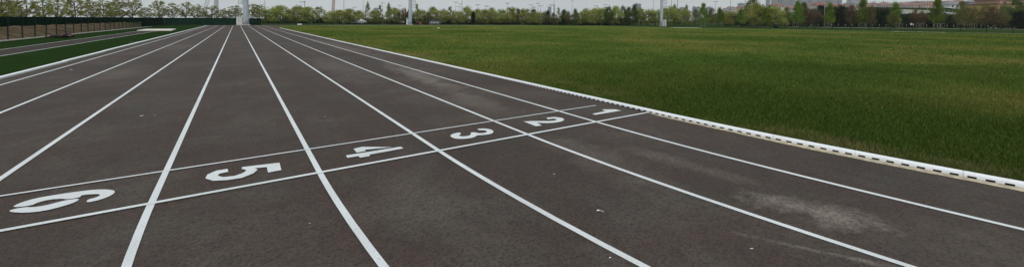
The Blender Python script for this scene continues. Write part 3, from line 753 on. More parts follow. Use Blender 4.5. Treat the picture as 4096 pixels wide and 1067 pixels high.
for a in ((1038, 20, 62, 'spread', 112), (1078, 32, 46, 'pale', 116), (1124, 29, 70, 'pale', 114), (1160, 45, 40, 'green', 130), (1190, 27, 54, 'pale', 116), (1234, 34, 58, 'pale', 116), (1277, 27, 50, 'spread', 124), (1322, 43, 46, 'pale', 118), (1356, 45, 54, 'pale', 116),
          (1399, 41, 54, 'pale', 116), (1438, 47, 40, 'pale', 122), (1471, 8, 26, 'tall', 114), (1500, 44, 42, 'pale', 118), (1521, 22, 28, 'tall', 118), (1555, 13, 30, 'tall', 114), (1578, 36, 46, 'pale', 122), (1610, 36, 44, 'olive', 118), (1645, 40, 44, 'green', 128),
          (1668, 17, 28, 'tall', 118), (1690, 37, 46, 'pale', 124), (1712, 50, 44, 'olive', 118), (1732, 34, 40, 'pale', 122), (1764, 35, 50, 'pale', 118), (1801, 28, 38, 'tall', 120), (1831, 42, 46, 'pale', 118), (1790, 68, 34, 'dark', 128), (1845, 66, 40, 'dark', 130), (1867, 32, 44, 'pale', 120),
          (1892, 52, 17, 'dark', 118), (1912, 42, 42, 'pale', 122), (1938, 41, 42, 'pale', 120), (1966, 37, 38, 'pale', 122), (1985, 52, 22, 'dark', 124), (2004, 41, 40, 'pale', 120), (2020, 58, 28, 'dark', 130), (2043, 33, 46, 'pale', 120),
          (2068, 37, 38, 'green', 122), (2102, 39, 50, 'pale', 120), (2131, 38, 38, 'green', 124), (2155, 45, 36, 'pale', 120), (2182, 48, 34, 'olive', 118), (2190, 46, 18, 'dark', 128), (2212, 55, 38, 'olive', 116), (2234, 32, 26, 'tall', 118), (2258, 42, 36, 'green', 126), (2276, 47, 44, 'olive', 118),
          (2302, 41, 26, 'green', 114), (2330, 43, 46, 'pale', 124), (2357, 33, 48, 'pale', 122), (2386, 36, 50, 'pale', 124), (2412, 38, 44, 'pale', 126), (2438, 29, 36, 'green', 118), (2461, 31, 42, 'pale', 122), (2489, 27, 32, 'green', 124), (2513, 34, 34, 'green', 128), (2538, 25, 34, 'green', 124), (2532, 36, 38, 'olive', 128), (2562, 37, 36, 'pale', 128),
          (2592, 36, 50, 'pale', 126), (2623, 37, 40, 'pale', 126), (2660, 40, 36, 'green', 135), (2683, 32, 56, 'pale', 120), (2700, 22, 26, 'green', 140), (2712, 42, 34, 'green', 124), (2738, 40, 44, 'pale', 120), (2745, 25, 26, 'olive', 135), (2781, 42, 48, 'olive', 120), (2813, 20, 50, 'lime', 99),
          (2846, 36, 42, 'olive', 118), (2878, 34, 42, 'lime', 108), (2912, 42, 46, 'pale', 110), (2964, 31, 46, 'lime', 108), (3018, 22, 64, 'pale', 92), (3014, -4, 56, 'green', 150), (3063, 26, 44, 'lime', 88), (3100, 31, 58, 'pale', 88), (3078, 16, 44, 'lime', 104), (3144, 34, 48, 'olive', 100),
          (3190, 9, 52, 'lime', 95), (3214, 17, 34, 'green', 108), (3230, 36, 48, 'brown', 98), (3256, 38, 52, 'brown', 106), (3283, 30, 60, 'dark', 116), (3318, 16, 46, 'lime', 94), (3358, 28, 60, 'dark', 114), (3403, 27, 40, 'brown', 93), (3449, -1, 58, 'lime', 95),
          (3486, 28, 38, 'olive', 93), (3520, 42, 76, 'dark', 112), (3540, 38, 60, 'brown', 124), (3580, 14, 50, 'lime', 97), (3572, 58, 40, 'olive', 94), (3635, 58, 60, 'dark', 112), (3664, 38, 34, 'brown', 93), (3690, 46, 30, 'brown', 90), (3712, 58, 50, 'dark', 110),
          (3747, -2, 54, 'lime', 92), (3793, 60, 70, 'dark', 110), (3843, 12, 52, 'olive', 88), (3870, 36, 48, 'olive', 95), (3896, 36, 36, 'olive', 90), (3938, 20, 46, 'olive', 98), (3972, 32, 50, 'brown', 90), (4003, 40, 52, 'olive', 90), (4012, 62, 60, 'dark', 100), (4050, -4, 56, 'green', 94), (4082, 50, 56, 'dark', 92),
          (4120, 20, 70, 'olive', 92), (3100, 66, 60, 'dark', 112), (3160, 60, 60, 'dark', 114), (3215, 58, 60, 'dark', 116), (3040, 66, 60, 'dark', 118), (2985, 64, 60, 'dark', 120), (2930, 66, 60, 'dark', 128), (3330, 60, 60, 'dark', 114), (3400, 52, 70, 'dark', 114), (3455, 50, 70, 'dark', 114), (3580, 55, 70, 'dark', 112), (3750, 56, 70, 'dark', 112), (3680, 60, 60, 'dark', 110), (3850, 78, 60, 'dark', 105), (3930, 80, 70, 'dark', 105)):
    T(*a)
# low dark shrubs under the belt of trees
r5 = random.Random(21)
for i in range(40):
    px = 1070 + i * 37 + r5.uniform(-12, 12); T(px, r5.uniform(72, 79), r5.uniform(34, 56), 'dark', r5.uniform(124, 134))
TREES.sort(key=lambda a: a[0])
tot = {}
for t in TREES: tot[(t[3], t[1] > 70, zone(t[0]))] = tot.get((t[3], t[1] > 70, zone(t[0])), 0) + 1
for (px, yt, wpx, kind, w) in TREES:
    low = yt > 70; key = (kind, low, zone(px)); TC[key] = TC.get(key, 0) + 1
    pr = PRO[kind]; i = (TC[key] + int(px)) % len(pr)
    if (kind, i) in used: o = copy_tree(pr[i])
    else: o = pr[i]; used.add((kind, i))
    H = zat(px, yt, w); Wd = wpx * w / F * {'spread': 1.15, 'pale': 1.38, 'lime': 1.15, 'dark': 1.0, 'olive': .95, 'tall': 1.25}.get(kind, 1.15)
    x, y = col(px, w); o.location = (x, y, 0); o.scale = (Wd, Wd, H); o.rotation_euler = (0, 0, (px * 2.399) % 6.283)
    nm = 'low dark evergreen shrub' if low else TN[kind]
    grp = 'low dark shrubs under the tree belt' if low else 'trees planted beyond the fences'
    k = TC[key]
    lab = (ORD[k - 1] + ' ' if tot[key] > 1 else '') + nm + (' from left, ' if tot[key] > 1 else ', ') + ZN[zone(px)]
    tag(o, lab, 'shrub' if low else 'tree', grp)
for kind, pr in PRO.items():
    for i, o in enumerate(pr):
        if (kind, i) not in used:
            for ch in list(o.children): bpy.data.objects.remove(ch)
            bpy.data.objects.remove(o)
# ------------------------------------------------------------------ tree guards, bollards, signs on the right verge
def guard():
    root = empty('tree_guard'); st = None
    for (x, y) in ((-.45, -.3), (.45, -.3), (.45, .3), (-.45, .3)):
        MB().box((x, y, .62), (.05, .05, 1.24)).build('stake', M['stake'], root)
    for z in (.35, 1.18):
        for (c_, d_) in (((0, -.34, z), (.95, .03, .06)), ((0, .34, z), (.95, .03, .06))): MB().box(c_, d_).build('crossbar', M['stake'], root)
    return root
g0 = guard()
GU = [(2813, 98, 'under the conical tree right of the right-hand mast'), (3075, 88, 'left of the pale green tree by the litter bin'), (3183, 94, 'under the bright tree before the tower blocks'), (3312, 93, 'right of the pale pole on the path'),
      (3453, 92, 'under the tallest bright conical tree'), (3598, 90, 'under the bright conical tree left of the sign'), (3680, 88, 'just right of the small white sign'), (3751, 88, 'under the tall bright tree below the white canopy'),
      (3764, 90, 'close beside another guard below the white canopy'), (3844, 87, 'under the olive tree left of the yellow house'), (3893, 88, 'in front of the left end of the yellow house')]
for i, (px, w, s_) in enumerate(GU):
    o = g0 if i == 0 else copy_tree(g0); place(o, px, w); o.rotation_euler.z = -YAW + .2 * math.sin(i * 3)
    tag(o, 'weathered timber tree guard ' + s_, 'tree guard', 'timber guards round young trees')
def bollard():
    root = empty('path_bollard')
    MB().tube([(0, 0, 0), (0, 0, .62)], .06, 8).build('post', M['steel'], root)
    MB().tube([(0, 0, .62), (0, 0, .68), (0, 0, .78), (0, 0, .82)], [.035, .05, .05, .02], 8).build('lamp_cap', M['cabinet'], root); return root
b0 = bollard(); first = True
bx = [3218 + 27.2 * i for i in range(32)]
for i, px in enumerate(bx):
    o = b0 if i == 0 else copy_tree(b0); w = 112 - (px - 3218) * .016; place(o, px, w, .0)
    tag(o, 'small dark bollard with a white cap in the row behind the path', 'bollard', 'white-capped bollards behind the path')
sg = empty('notice_sign'); place(sg, 3648, 96); sg.rotation_euler.z = -YAW; tag(sg, 'small pale grey notice board in front of the dark hedge', 'sign')
zb = zat(3648, 101.5, 96); zt = zat(3648, 92.5, 96)
MB().box((0, 0, (zb + zt) / 2), (.85, .04, zt - zb)).build('board', M['cabinet'], sg)
for s in (-1, 1): MB().tube([(s * .3, .05, 0), (s * .3, .05, zt)], .025, 6).build('post', M['steel'], sg)
bn = empty('litter_bin'); place(bn, 3105, 86); bn.rotation_euler.z = -YAW; tag(bn, 'dark green litter bin on the verge under the pale green tree', 'bin')
MB().tube([(0, 0, .1), (0, 0, .9)], [.34, .38], 14).build('body', M['greenmetal'], bn); MB().tube([(0, 0, .9), (0, 0, .96), (0, 0, 1.04)], [.42, .42, .2], 14).build('lid', M['steel'], bn)
for s in (-1, 1): MB().box((s * .42, 0, .55), (.05, .05, 1.1)).build('frame_post', M['greenmetal'], bn)

# ------------------------------------------------------------------ things seen through the fence
def car(px, w, label, rz, mat):
    root = empty('parked_car'); place(root, px, w); root.rotation_euler.z = -YAW + rz; tag(root, label, 'car', 'white cars parked beyond the fence')
    pr = [(-2.1, .35), (-2.15, .75), (-2.0, .92), (-1.25, .98), (-.75, 1.40), (.55, 1.45), (1.3, 1.02), (2.0, .85), (2.15, .6), (2.1, .35)]
    n = len(pr); hw = .86
    vs = [(x, -hw + (.14 if z > 1.1 else 0), z) for x, z in pr] + [(x, hw - (.14 if z > 1.1 else 0), z) for x, z in pr]
    MB().add(vs, [tuple(range(n)), tuple(range(2 * n - 1, n - 1, -1))] + [(i, n + i, n + (i + 1) % n, (i + 1) % n) for i in range(n)]).build('body', mat, root)
    for s in (-1, 1):
        for (a, b) in ((-1.02, -.12), (-.04, .95)):
            MB().add([(a, s * .868, 1.0), (b, s * .868, 1.0), (min(b, .55), s * .745, 1.36), (max(a, -.75), s * .745, 1.36)], [(0, 1, 2, 3)]).build('side_window', M['glass'], root)
        for xx in (-1.35, 1.35):
            wh = MB().tube([(xx, s * .70, .32), (xx, s * .90, .32)], .32, 16).build('wheel', M['tyre'], root)
            MB().tube([(xx, s * .89, .32), (xx, s * .915, .32)], .19, 12).build('rim', M['mast'], wh)
    MB().add([(1.27, -.7, 1.06), (1.27, .7, 1.06), (.60, .66, 1.43), (.60, -.66, 1.43)], [(0, 1, 2, 3)]).build('windscreen', M['glass'], root)
    for s in (-1, 1): MB().box((2.12, s * .62, .70), (.06, .32, .14)).build('headlight', M['white'], root)
car(1402, 118, 'white car behind the fence at the far bend, left one of the parked pair', 0.2, M['carwhite'])
car(1434, 120, 'white car behind the fence at the far bend, right one of the parked pair', 3.0, M['carwhite'])
car(1590, 128, 'white car behind the fence just left of the middle mast', 0, M['carwhite'])
car(1697, 126, 'white car behind the fence just right of the orange barrier', 3.2, M['carwhite'])
car(2018, 134, 'white car behind the fence and dark shrubs, farthest right of all', .1, M['carwhite'])
sh = empty('bench_shelter'); place(sh, 1738, 113); sh.rotation_euler.z = -YAW; tag(sh, 'low grey team bench shelter with a curved roof behind the fence', 'shelter')
for xx in (-1.5, -.5, .5, 1.5): MB().tube([(xx, .5, 0), (xx, .5, 1.0), (xx, .3, 1.45), (xx, -.6, 1.62)], .035, 6).build('hoop', M['mast'], sh)
MB().add([(-1.55, .52, .1), (1.55, .52, .1), (1.55, .52, 1.0), (-1.55, .52, 1.0), (1.55, .3, 1.47), (-1.55, .3, 1.47), (1.55, -.65, 1.65), (-1.55, -.65, 1.65)], [(0, 1, 2, 3), (3, 2, 4, 5), (5, 4, 6, 7)]).build('canopy', M['crane'], sh)
for xx in (-.9, -.3, .3, .9):
    st = MB().box((xx, .1, .45), (.42, .4, .05)); st.box((xx, .29, .65), (.42, .05, .4)); st.tube([(xx, .1, 0), (xx, .1, .43)], .03, 6); st.build('seat', M['white'], sh)
ob = empty('traffic_barrier'); ob.scale = (.8, .8, .8); place(ob, 1683, 112); ob.rotation_euler.z = -YAW; tag(ob, 'small orange plastic barrier behind the fence right of the middle mast', 'barrier')
MB().box((0, 0, .55), (.75, .12, .5)).build('panel', M['orange'], ob)
for s in (-1, 1): MB().box((s * .28, 0, .15), (.12, .45, .3)).build('foot', M['orange'], ob)
cn2 = MB().tube([(0, 0, 0), (0, 0, .03)], .3, 6)
for i, (px, py) in enumerate(((1195, 100.2), (1203, 100.2))):
    rt = empty('plastic_box'); x, y = g(px, py + .8); rt.location = (x, y, 0); rt.rotation_euler.z = -YAW; tag(rt, 'small white plastic box at the foot of the far fence, %s of two' % ('left' if i == 0 else 'right'), 'box')
    MB().box((0, 0, .14), (.40, .3, .28)).build('tub', M['white'], rt); MB().box((0, 0, .3), (.44, .34, .04)).build('lid', M['white'], rt)

# ------------------------------------------------------------------ far hillside, houses and towers
def lerp_(x, pts):
    for (a, b), (c, d) in zip(pts, pts[1:]):
        if x <= c: return b if x <= a else b + (d - b) * (x - a) / (c - a)
    return pts[-1][1]
def hill_h(x, y):
    """a ridge behind the right half of the field, with a nearer bank on the far right"""
    w = x * f0.x + y * f0.y; u = x * r0.x + y * r0.y; t = u / max(w, 1)
    top = lerp_(t, [(.44, 0), (.5, 30), (.58, 43), (.72, 47), (.94, 58), (1.15, 70), (1.8, 74)])
    bank = max(0, min(1, (t - .82) / .12)); bank = bank * bank * (3 - 2 * bank)
    n = lerp_(w, [(118, 0), (166, 4.2), (178, 5.4), (235, 8.8), (300, 9.6), (450, 12)]) * bank
    f = lerp_(w, [(330, 0), (700, .40), (1400, 1), (1600, .9), (1800, 0)])
    return max(n if w < 450 else n * lerp_(w, [(450, 1), (1100, 0)]), top * f + (0 if w < 400 else 2.2 * min(1, top / 20) * mn.noise(Vector((x * .006, y * .006, 1)))) * (w < 1700))
vs = []; na, nw = 90, 60
for i in range(nw + 1):
    w = 116 + (1800 - 116) * (i / nw) ** 1.7
    for j in range(na + 1):
        t = .36 + (1.5 - .36) * j / na; u = t * w; x = u * r0.x + w * f0.x; y = u * r0.y + w * f0.y
        vs.append((x, y, hill_h(x, y) + .02))
tag(MB().add(vs, [(i * (na + 1) + j, i * (na + 1) + j + 1, (i + 1) * (na + 1) + j + 1, (i + 1) * (na + 1) + j) for i in range(nw) for j in range(na)], True).build('hillside', M['ground']), kind='structure')
WALLM = [plain('cream_render', (.50, .46, .38)), plain('white_render', (.62, .61, .58)), plain('grey_render', (.36, .36, .37)), plain('tan_render', (.42, .33, .24)), plain('pinkish_render', (.48, .36, .31))]
ROOFM = [plain('red_tiles', (.23, .10, .075), .9, .25, 1), plain('brown_tiles', (.22, .12, .09), .9, .25, 1), plain('grey_roofing', (.20, .21, .23), .8, .15, 1)]
YEL = plain('yellow_render', (.50, .34, .12)); 
def house(px, py, w, wm, storeys, wall, roof, name='house', rz=0.0, dm=None, flat=False, roofh=None, zabs=None, sink=5):
    """ridge direction along the front; windows are openings set 2 cm proud"""
    x, y = col(px, w); z0 = zat(px, py, w) if zabs is None else zabs; hh = storeys * 3.0; d = dm or wm * .8
    root = empty(name, (x, y, z0 - hh), -YAW + rz)
    MB().box((0, 0, hh / 2 - sink / 2), (wm, d, hh + sink)).build('wall', wall, root)
    if flat:
        MB().box((0, 0, hh + .2), (wm + .6, d + .6, .4)).build('roof', roof, root)
    else:
        rh = roofh or min(wm, d) * .22; a, b = wm / 2 + .5, d / 2 + .5
        MB().add([(-a, -b, hh), (a, -b, hh), (a, b, hh), (-a, b, hh), (-a * .55, 0, hh + rh), (a * .55, 0, hh + rh)], [(0, 1, 5, 4), (1, 2, 5), (2, 3, 4, 5), (3, 0, 4), (0, 3, 2, 1)]).build('roof', roof, root)
    n = max(2, int(wm / 3.2))
    wi = None
    for s in range(storeys):
        for k in range(n):
            if wi is None: o = wi = MB().box((0, 0, 0), (wm / n * .42, .08, 1.5)).build('window', M['glass'], root)
            else: o = wi.copy(); C.objects.link(o); o.parent = root
            o.location = (-wm / 2 + wm * (k + .5) / n, -d / 2 - .02, s * 3 + 1.7)
    return root
r6 = random.Random(77)
HL = []
def hz(px): return 79.9 + (px - 2048) * .0058
specs = []
for i in range(270):
    px = 2895 + i * 4.5 + r6.uniform(-5, 5); w = (700, 800, 900, 1010, 1120, 1230, 1340)[(i * 5) % 7] + r6.uniform(-40, 40)
    x, y = col(px, w); st = r6.choice((1, 2, 2, 3)); zh = hill_h(x, y)
    if zh < 6: continue
    specs.append((px, zh + st * 3.0 + r6.uniform(-.5, 1.0), w, r6.uniform(9, 17), st, r6.choice(WALLM), r6.choice(ROOFM[:2] + [ROOFM[0], ROOFM[2]]), r6.uniform(-.5, .5)))
specs.sort(key=lambda a: a[0])
WN = {WALLM[0]: 'cream', WALLM[1]: 'white', WALLM[2]: 'grey', WALLM[3]: 'tan', WALLM[4]: 'pinkish'}; RN = {ROOFM[0]: 'red-roofed', ROOFM[1]: 'brown-roofed', ROOFM[2]: 'grey-roofed'}
hc = {}
for (px, py, w, wm, st, wa, ro, rz) in specs:
    o = house(px, 0, w, wm, st, wa, ro, 'hillside_house', rz, zabs=py); k = (WN[wa], RN[ro]); hc[k] = hc.get(k, 0) + 1
    tag(o, '%s small %s %s house from the left on the far hillside' % (ORD[hc[k] - 1], WN[wa], RN[ro]), 'house', 'houses on the far hillside')
# particular buildings
o = house(3992, 22, 150, 14.5, 1, YEL, ROOFM[1], 'yellow_house', .12, 9, True); tag(o, 'large yellow and tan house right of the slope, behind the olive trees', 'house')
o = house(4000, 4, 157, 11, 2, plain('tan_upper_render', (.38, .26, .17)), ROOFM[1], 'upper_house', .05, 8, True); tag(o, 'tan upper house with a brown flat roof right behind the yellow one', 'house')
o = house(4082, 6, 160, 8, 2, WALLM[4], ROOFM[0], 'corner_house', .1, 8, False); tag(o, 'pinkish house cut by the right edge of the photo', 'house')
o = house(3822, 20, 300, 16, 2, WALLM[1], ROOFM[2], 'long_building', -.12, 10); tag(o, 'long white building with a row of tall windows and a grey roof', 'building')
o = house(3879, 12, 260, 7, 4, plain('blue_grey_cladding', (.28, .31, .34)), ROOFM[2], 'stair_tower', 0, 6, True); tag(o, 'narrow blue-grey block left of the yellow house', 'building')
o = house(3278, 24, 520, 18, 2, WALLM[1], ROOFM[0], 'villa', 0, 14, roofh=4.0); tag(o, 'wide villa with a big red hipped roof below the tower blocks', 'house')
o = house(3102, 25, 540, 14, 1, WALLM[0], ROOFM[0], 'villa', 0, 12, roofh=3); tag(o, 'red-roofed villa at the left foot of the tower blocks', 'house')
o = house(3345, 31, 480, 13, 1, WALLM[0], ROOFM[0], 'villa', .2, 14, roofh=3.5); tag(o, 'smaller red-roofed villa right of the wide villa', 'house')
o = house(3423, 14, 800, 30, 2, WALLM[2], ROOFM[2], 'hall', 0, 24, roofh=4); tag(o, 'broad hall with a dark grey sloped roof on the skyline', 'building')
# white canopy on posts and terrace walls
cp = empty('white_canopy'); w = 190; place(cp, 3795, w); cp.rotation_euler.z = -YAW; z1 = zat(3795, 32, w); tag(cp, 'long white flat canopy sloping down to the right before the long building', 'canopy')
MB().add([(-4.2, -1.5, z1 + .5), (3.6, -1.5, z1 - .45), (3.6, 3, z1 - .45), (-4.2, 3, z1 + .5), (-4.2, -1.5, z1 + .18), (3.6, -1.5, z1 - .77), (3.6, 3, z1 - .77), (-4.2, 3, z1 + .18)],
         [(0, 1, 2, 3), (4, 7, 6, 5), (0, 4, 5, 1), (1, 5, 6, 2), (2, 6, 7, 3), (3, 7, 4, 0)]).build('roof_slab', M['white'], cp)
for k in range(5):
    xx = -3.9 + 1.8 * k; MB().box((xx, 0, (z1 - .3 - xx * .12) / 2), (.14, .14, z1 - .3 - xx * .12)).build('post', M['palepole'], cp)
MB().box((0, 2.5, z1 / 2 - .9), (7, .15, z1 - 2.0)).build('back_wall', plain('brown_panel', (.12, .075, .05)), cp)
def terr(pa, pb, ya, yb, w, label, mat):
    a = P3(pa, ya, w); b = P3(pb, yb, w); dx, dy = b[0] - a[0], b[1] - a[1]; l = math.hypot(dx, dy)
    root = empty('retaining_wall', (a[0], a[1], 0), math.atan2(dy, dx)); tag(root, label, 'wall')
    MB().add([(0, 0, -1), (l, 0, -1), (l, 0, b[2]), (0, 0, a[2]), (0, 1, -1), (l, 1, -1), (l, 1, b[2]), (0, 1, a[2])], [(0, 1, 2, 3), (3, 2, 6, 7), (4, 7, 6, 5), (0, 3, 7, 4), (1, 5, 6, 2)]).build('wall', mat, root)
    MB().add([(-.1, -.12, a[2] + .01), (l + .1, -.12, b[2] + .01), (l + .1, -.12, b[2] + .35), (-.1, -.12, a[2] + .35), (-.1, 1.1, a[2] + .01), (l + .1, 1.1, b[2] + .01), (l + .1, 1.1, b[2] + .35), (-.1, 1.1, a[2] + .35)],
             [(0, 1, 2, 3), (3, 2, 6, 7), (4, 7, 6, 5), (0, 3, 7, 4), (1, 5, 6, 2), (0, 4, 5, 1)]).build('coping', M['concrete'], root)
terr(3612, 3732, 42, 47, 172, 'pale retaining wall across the slope above the dark hedge', M['concrete'])
terr(3775, 3822, 53, 56, 150, 'short pale retaining wall right of the tallest conical trees', M['concrete'])
bk = [P3(3560, 30, 230), P3(3740, 33, 230), P3(3830, 36, 230)]
mb = MB()
for i in range(2): a, b = bk[i], bk[i + 1]; mb.add([(a[0], a[1], -1), (b[0], b[1], -1), (b[0], b[1], b[2]), (a[0], a[1], a[2]), (a[0] + 9, a[1] + 14, -1), (b[0] + 9, b[1] + 14, -1), (b[0] + 9, b[1] + 14, b[2] + .5), (a[0] + 9, a[1] + 14, a[2] + .5)], [(0, 1, 2, 3), (3, 2, 6, 7), (4, 7, 6, 5), (0, 3, 7, 4), (1, 5, 6, 2)])
tag(mb.build('green_slope', M['ground']), kind='structure')
# tower blocks
TWD = plain('tower_window_band', (.06, .075, .10), .5)
TW = [plain('tower_pale', (.25, .26, .28), .8, .06, .02), plain('tower_blue', (.11, .14, .19), .8, .06, .02)]
def tower(px0, px1, ytop, w, mat, label, grp, bands=True, z0=0):
    px = (px0 + px1) / 2; x, y = col(px, w); H = zat(px, ytop, w); wd = (px1 - px0) * w / F
    root = empty('tower_block', (x, y, 0), -YAW); tag(root, label, 'tower block', grp)
    MB().box((0, 0, H / 2), (wd, wd * .8, H)).build('wall', mat, root)
    MB().box((0, 0, H + 1.5), (wd * .4, wd * .4, 3)).build('roof_box', mat, root)
    if bands:
        n = min(24, int(H / 6.5))
        for c_ in (-.27, .27):
            b = None
            for k in range(n):
                if b is None: q = b = MB().box((0, 0, 0), (wd * .34, .5, 2.9)).build('window_band', TWD, root)
                else: q = b.copy(); C.objects.link(q); q.parent = root
                q.location = (c_ * wd, -wd * .4 - .1, 4 + k * 6.5)
        MB().box((0, -wd * .4 - .3, H / 2), (wd * .07, .8, H - 2)).build('pier', TW[1] if mat is TW[0] else TW[0], root)
TWL = [(3086, 3104, -16), (3107, 3124, -18), (3128, 3152, -14), (3155, 3166, -20), (3168, 3186, -14), (3188, 3204, -20), (3207, 3224, -16), (3228, 3248, -22), (3251, 3262, -14), (3264, 3282, -20), (3284, 3302, -15), (3304, 3320, -18), (3322, 3340, -8), (3343, 3360, -4)]
for i, (a, b, yt) in enumerate(TWL):
    tower(a, b, yt, 2000 + (i * 37) % 130, TW[i % 2], '%s grey tower block from the left in the big skyline cluster' % ORD[i], 'high-rise towers on the right skyline')
tower(3400, 3450, -3, 2000, TW[0], 'broad pale block behind the grey-roofed hall', None)
FT = [(1496, 1513, 34, 'small faint pale block above the trees left of the middle mast'), (2192, 2204, 31, 'faint blue block among the lamp posts left of centre gap'), (2332, 2346, 37, 'low faint pale block above the trees, right of the tall lamp post'),
      (2416, 2432, 30, 'faint narrow block behind the lamp post near the right mast'), (2540, 2549, 15, 'faint tower, the slimmer of the pair left of the right mast'), (2551, 2562, 17, 'faint tower, the broader of the pair left of the right mast'),
      (2719, 2736, 31, 'faint pale block right of the right mast'), (2770, 2780, 28, 'first faint block of the two before the slope'), (2784, 2798, 29, 'second faint block of the two before the slope'), (2826, 2840, 30, 'low faint block just left of the slope'),
      (2953, 2973, 15, 'small blue-grey block on top of the slope'), (3064, 3076, -4, 'slim faint tower left of the big tower cluster'), (2250, 2262, 40, 'tiny faint block above the middle of the tree belt')]
for (a, b, yt, lb) in FT: tower(a, b, yt, 2350, TW[1], lb, None, False)
x, y = col(2216, 2300); sp_ = empty('broadcast_tower', (x, y, 0)); tag(sp_, 'faint needle-like broadcast tower above the tree belt', 'tower')
H = zat(2216, -4, 2300); MB().tube([(0, 0, 0), (0, 0, H * .5), (0, 0, H)], [4.5, 3.2, .8], 10).build('shaft', M['pole'], sp_); MB().tube([(0, 0, H * .62), (0, 0, H * .64), (0, 0, H * .68), (0, 0, H * .7)], [3, 6, 6, 3], 12).build('pod', M['pole'], sp_)

# ------------------------------------------------------------------ litter on the track
LIT = [(567, 468.5, .045, 'white paper scrap in lane six, the left one of two'), (620, 465, .025, 'white paper scrap in lane six, the right one of two'), (1300, 472, .022, 'small white scrap in lane five before the cross lines'),
       (1240, 901, .012, 'tiny white scrap in lane five near the bottom of the photo'), (2218, 703, .022, 'white crumb in lane three behind the start line'), (3007, 1004, .018, 'pale crumb in lane three near the bottom edge'),
       (2440, 1040, .020, 'white flake in lane four at the bottom edge'), (284, 282, .07, 'white flake in lane seven beyond the cross lines'), (3545, 717, .010, 'tiny white chip near the kerb joint on the right'), (2605, 492, .012, 'tiny white chip in lane one behind the start line')]
for i, (px, py, s, lb) in enumerate(LIT):
    s *= .62 if s < .03 else .8
    x, y = g(px, py); r7 = random.Random(i); mb = MB(); n = 9; vs = [(0, 0, s * .22)]
    for k in range(n): a = 2 * math.pi * k / n; rr_ = s * r7.uniform(.45, 1.0); vs.append((rr_ * math.cos(a), rr_ * .6 * math.sin(a), s * r7.uniform(.0, .2)))
    mb.add(vs, [(0, k + 1, (k + 1) % n + 1) for k in range(n)]); o = mb.build('paper_scrap', M['white'], None, (x, y, .018)); o.rotation_euler.z = -YAW + r7.uniform(-.5, .5)
    tag(o, lb, 'litter', 'scraps lying on the track')
x, y = g(2394, 851); lf = empty('fallen_leaf', (x, y, .017), -YAW - .3); tag(lf, 'pale dry leaf with a long stalk in lane three', 'leaf')
MB().add([(-.016, 0, .001), (-.006, .011, .006), (.008, .009, .004), (.012, 0, .003), (.006, -.009, .007), (-.008, -.010, .003), (0, 0, .002)], [(0, 5, 6), (5, 4, 6), (4, 3, 6), (3, 2, 6), (2, 1, 6), (1, 0, 6)]).build('blade', M['white'], lf)
MB().tube([(.01, 0, .003), (.025, -.002, .006), (.042, -.008, .002)], .0018, 5).build('stalk', M['white'], lf)
x, y = g(1754, 114.3); pl = empty('field_marker', (x, y, .02), -YAW); tag(pl, 'small flat white marker lying far out on the grass', 'marker')
MB().box((0, 0, .06), (.30, .22, .12)).build('block', M['white'], pl)

# ------------------------------------------------------------------ the person lying on the turf
def skinned(name, chains, mat, parent, sub=2):
    """chains: list of [(x,y,z,r), ...]; the first point of later chains may name an index of an existing vertex"""
    vs, ed, rad = [], [], []
    for ch in chains:
        prev = None
        for p in ch:
            if isinstance(p, int): prev = p; continue
            vs.append(p[:3]); rad.append(p[3])
            if prev is not None: ed.append((prev, len(vs) - 1))
            prev = len(vs) - 1
    me = bpy.data.meshes.new(name); me.from_pydata(vs, ed, []); me.materials.append(mat)
    o = bpy.data.objects.new(name, me); C.objects.link(o); o.parent = parent
    m = o.modifiers.new('skin', 'SKIN'); m.use_smooth_shade = True
    for i, r_ in enumerate(rad): me.skin_vertices[0].data[i].radius = (r_, r_) if not hasattr(r_, '__len__') else r_
    me.skin_vertices[0].data[0].use_root = True
    s = o.modifiers.new('sub', 'SUBSURF'); s.levels = sub; s.render_levels = sub
    return o
skin = plain('skin', (.27, .13, .09), .5, .05); shirt = plain('black_jacket', (.012, .012, .014), .85); trou = plain('dark_trousers', (.018, .020, .022), .85); hairm = plain('dark_hair', (.012, .009, .008), .6)
x, y = g(248, 152.0); pe = empty('person', (x, y, .006), -YAW - .05)
tag(pe, 'person in black lying on the turf by the fence, head to the right', 'person')
# lying along local X: feet at -.95, head at +.9
body = skinned('body', [
 [(-.05, 0, .12, .125), (.12, 0, .125, .12), (.32, 0, .135, .15), (.50, 0, .14, .13), (.60, 0, .145, .055), (.68, 0, .16, .05), (.76, 0, .165, .088), (.86, 0, .165, .078)],
 [0, (-.12, -.10, .10, .085), (-.50, -.12, .11, .058), (-.88, -.13, .065, .036), (-.95, -.15, .08, .036), (-.98, -.17, .19, .028)],
 [0, (-.12, .10, .10, .085), (-.50, .13, .10, .058), (-.88, .15, .065, .036), (-.95, .17, .08, .036), (-.98, .20, .19, .028)],
 [3, (.46, -.21, .14, .052), (.22, -.31, .07, .042), (.20, -.20, .20, .032), (.24, -.08, .28, .024), (.25, -.03, .285, .026)],
 [3, (.46, .21, .14, .052), (.30, .34, .12, .042), (.40, .22, .30, .033), (.45, .10, .34, .024), (.46, .05, .33, .026)]], skin, pe)
def hand(cx, cy, cz, d):
    ch = []
    for k, (l, o_) in enumerate(((.062, -.028), (.072, -.010), (.068, .009), (.054, .026))):
        ch.append([(cx + o_, cy, cz, .0085), (cx + o_ * 1.15, cy + d * l * .55, cz - .006, .008), (cx + o_ * 1.15, cy + d * l, cz - .022, .0065)])
    ch.append([(cx - .03, cy - d * .03, cz - .005, .010), (cx - .055, cy - d * .005, cz - .012, .009), (cx - .06, cy + d * .02, cz - .02, .007)])
    for i, c_ in enumerate(ch): skinned('finger' if i < 4 else 'thumb', [c_], skin, body, 1)
hand(.25, -.02, .288, 1); hand(.46, .04, .333, -1)
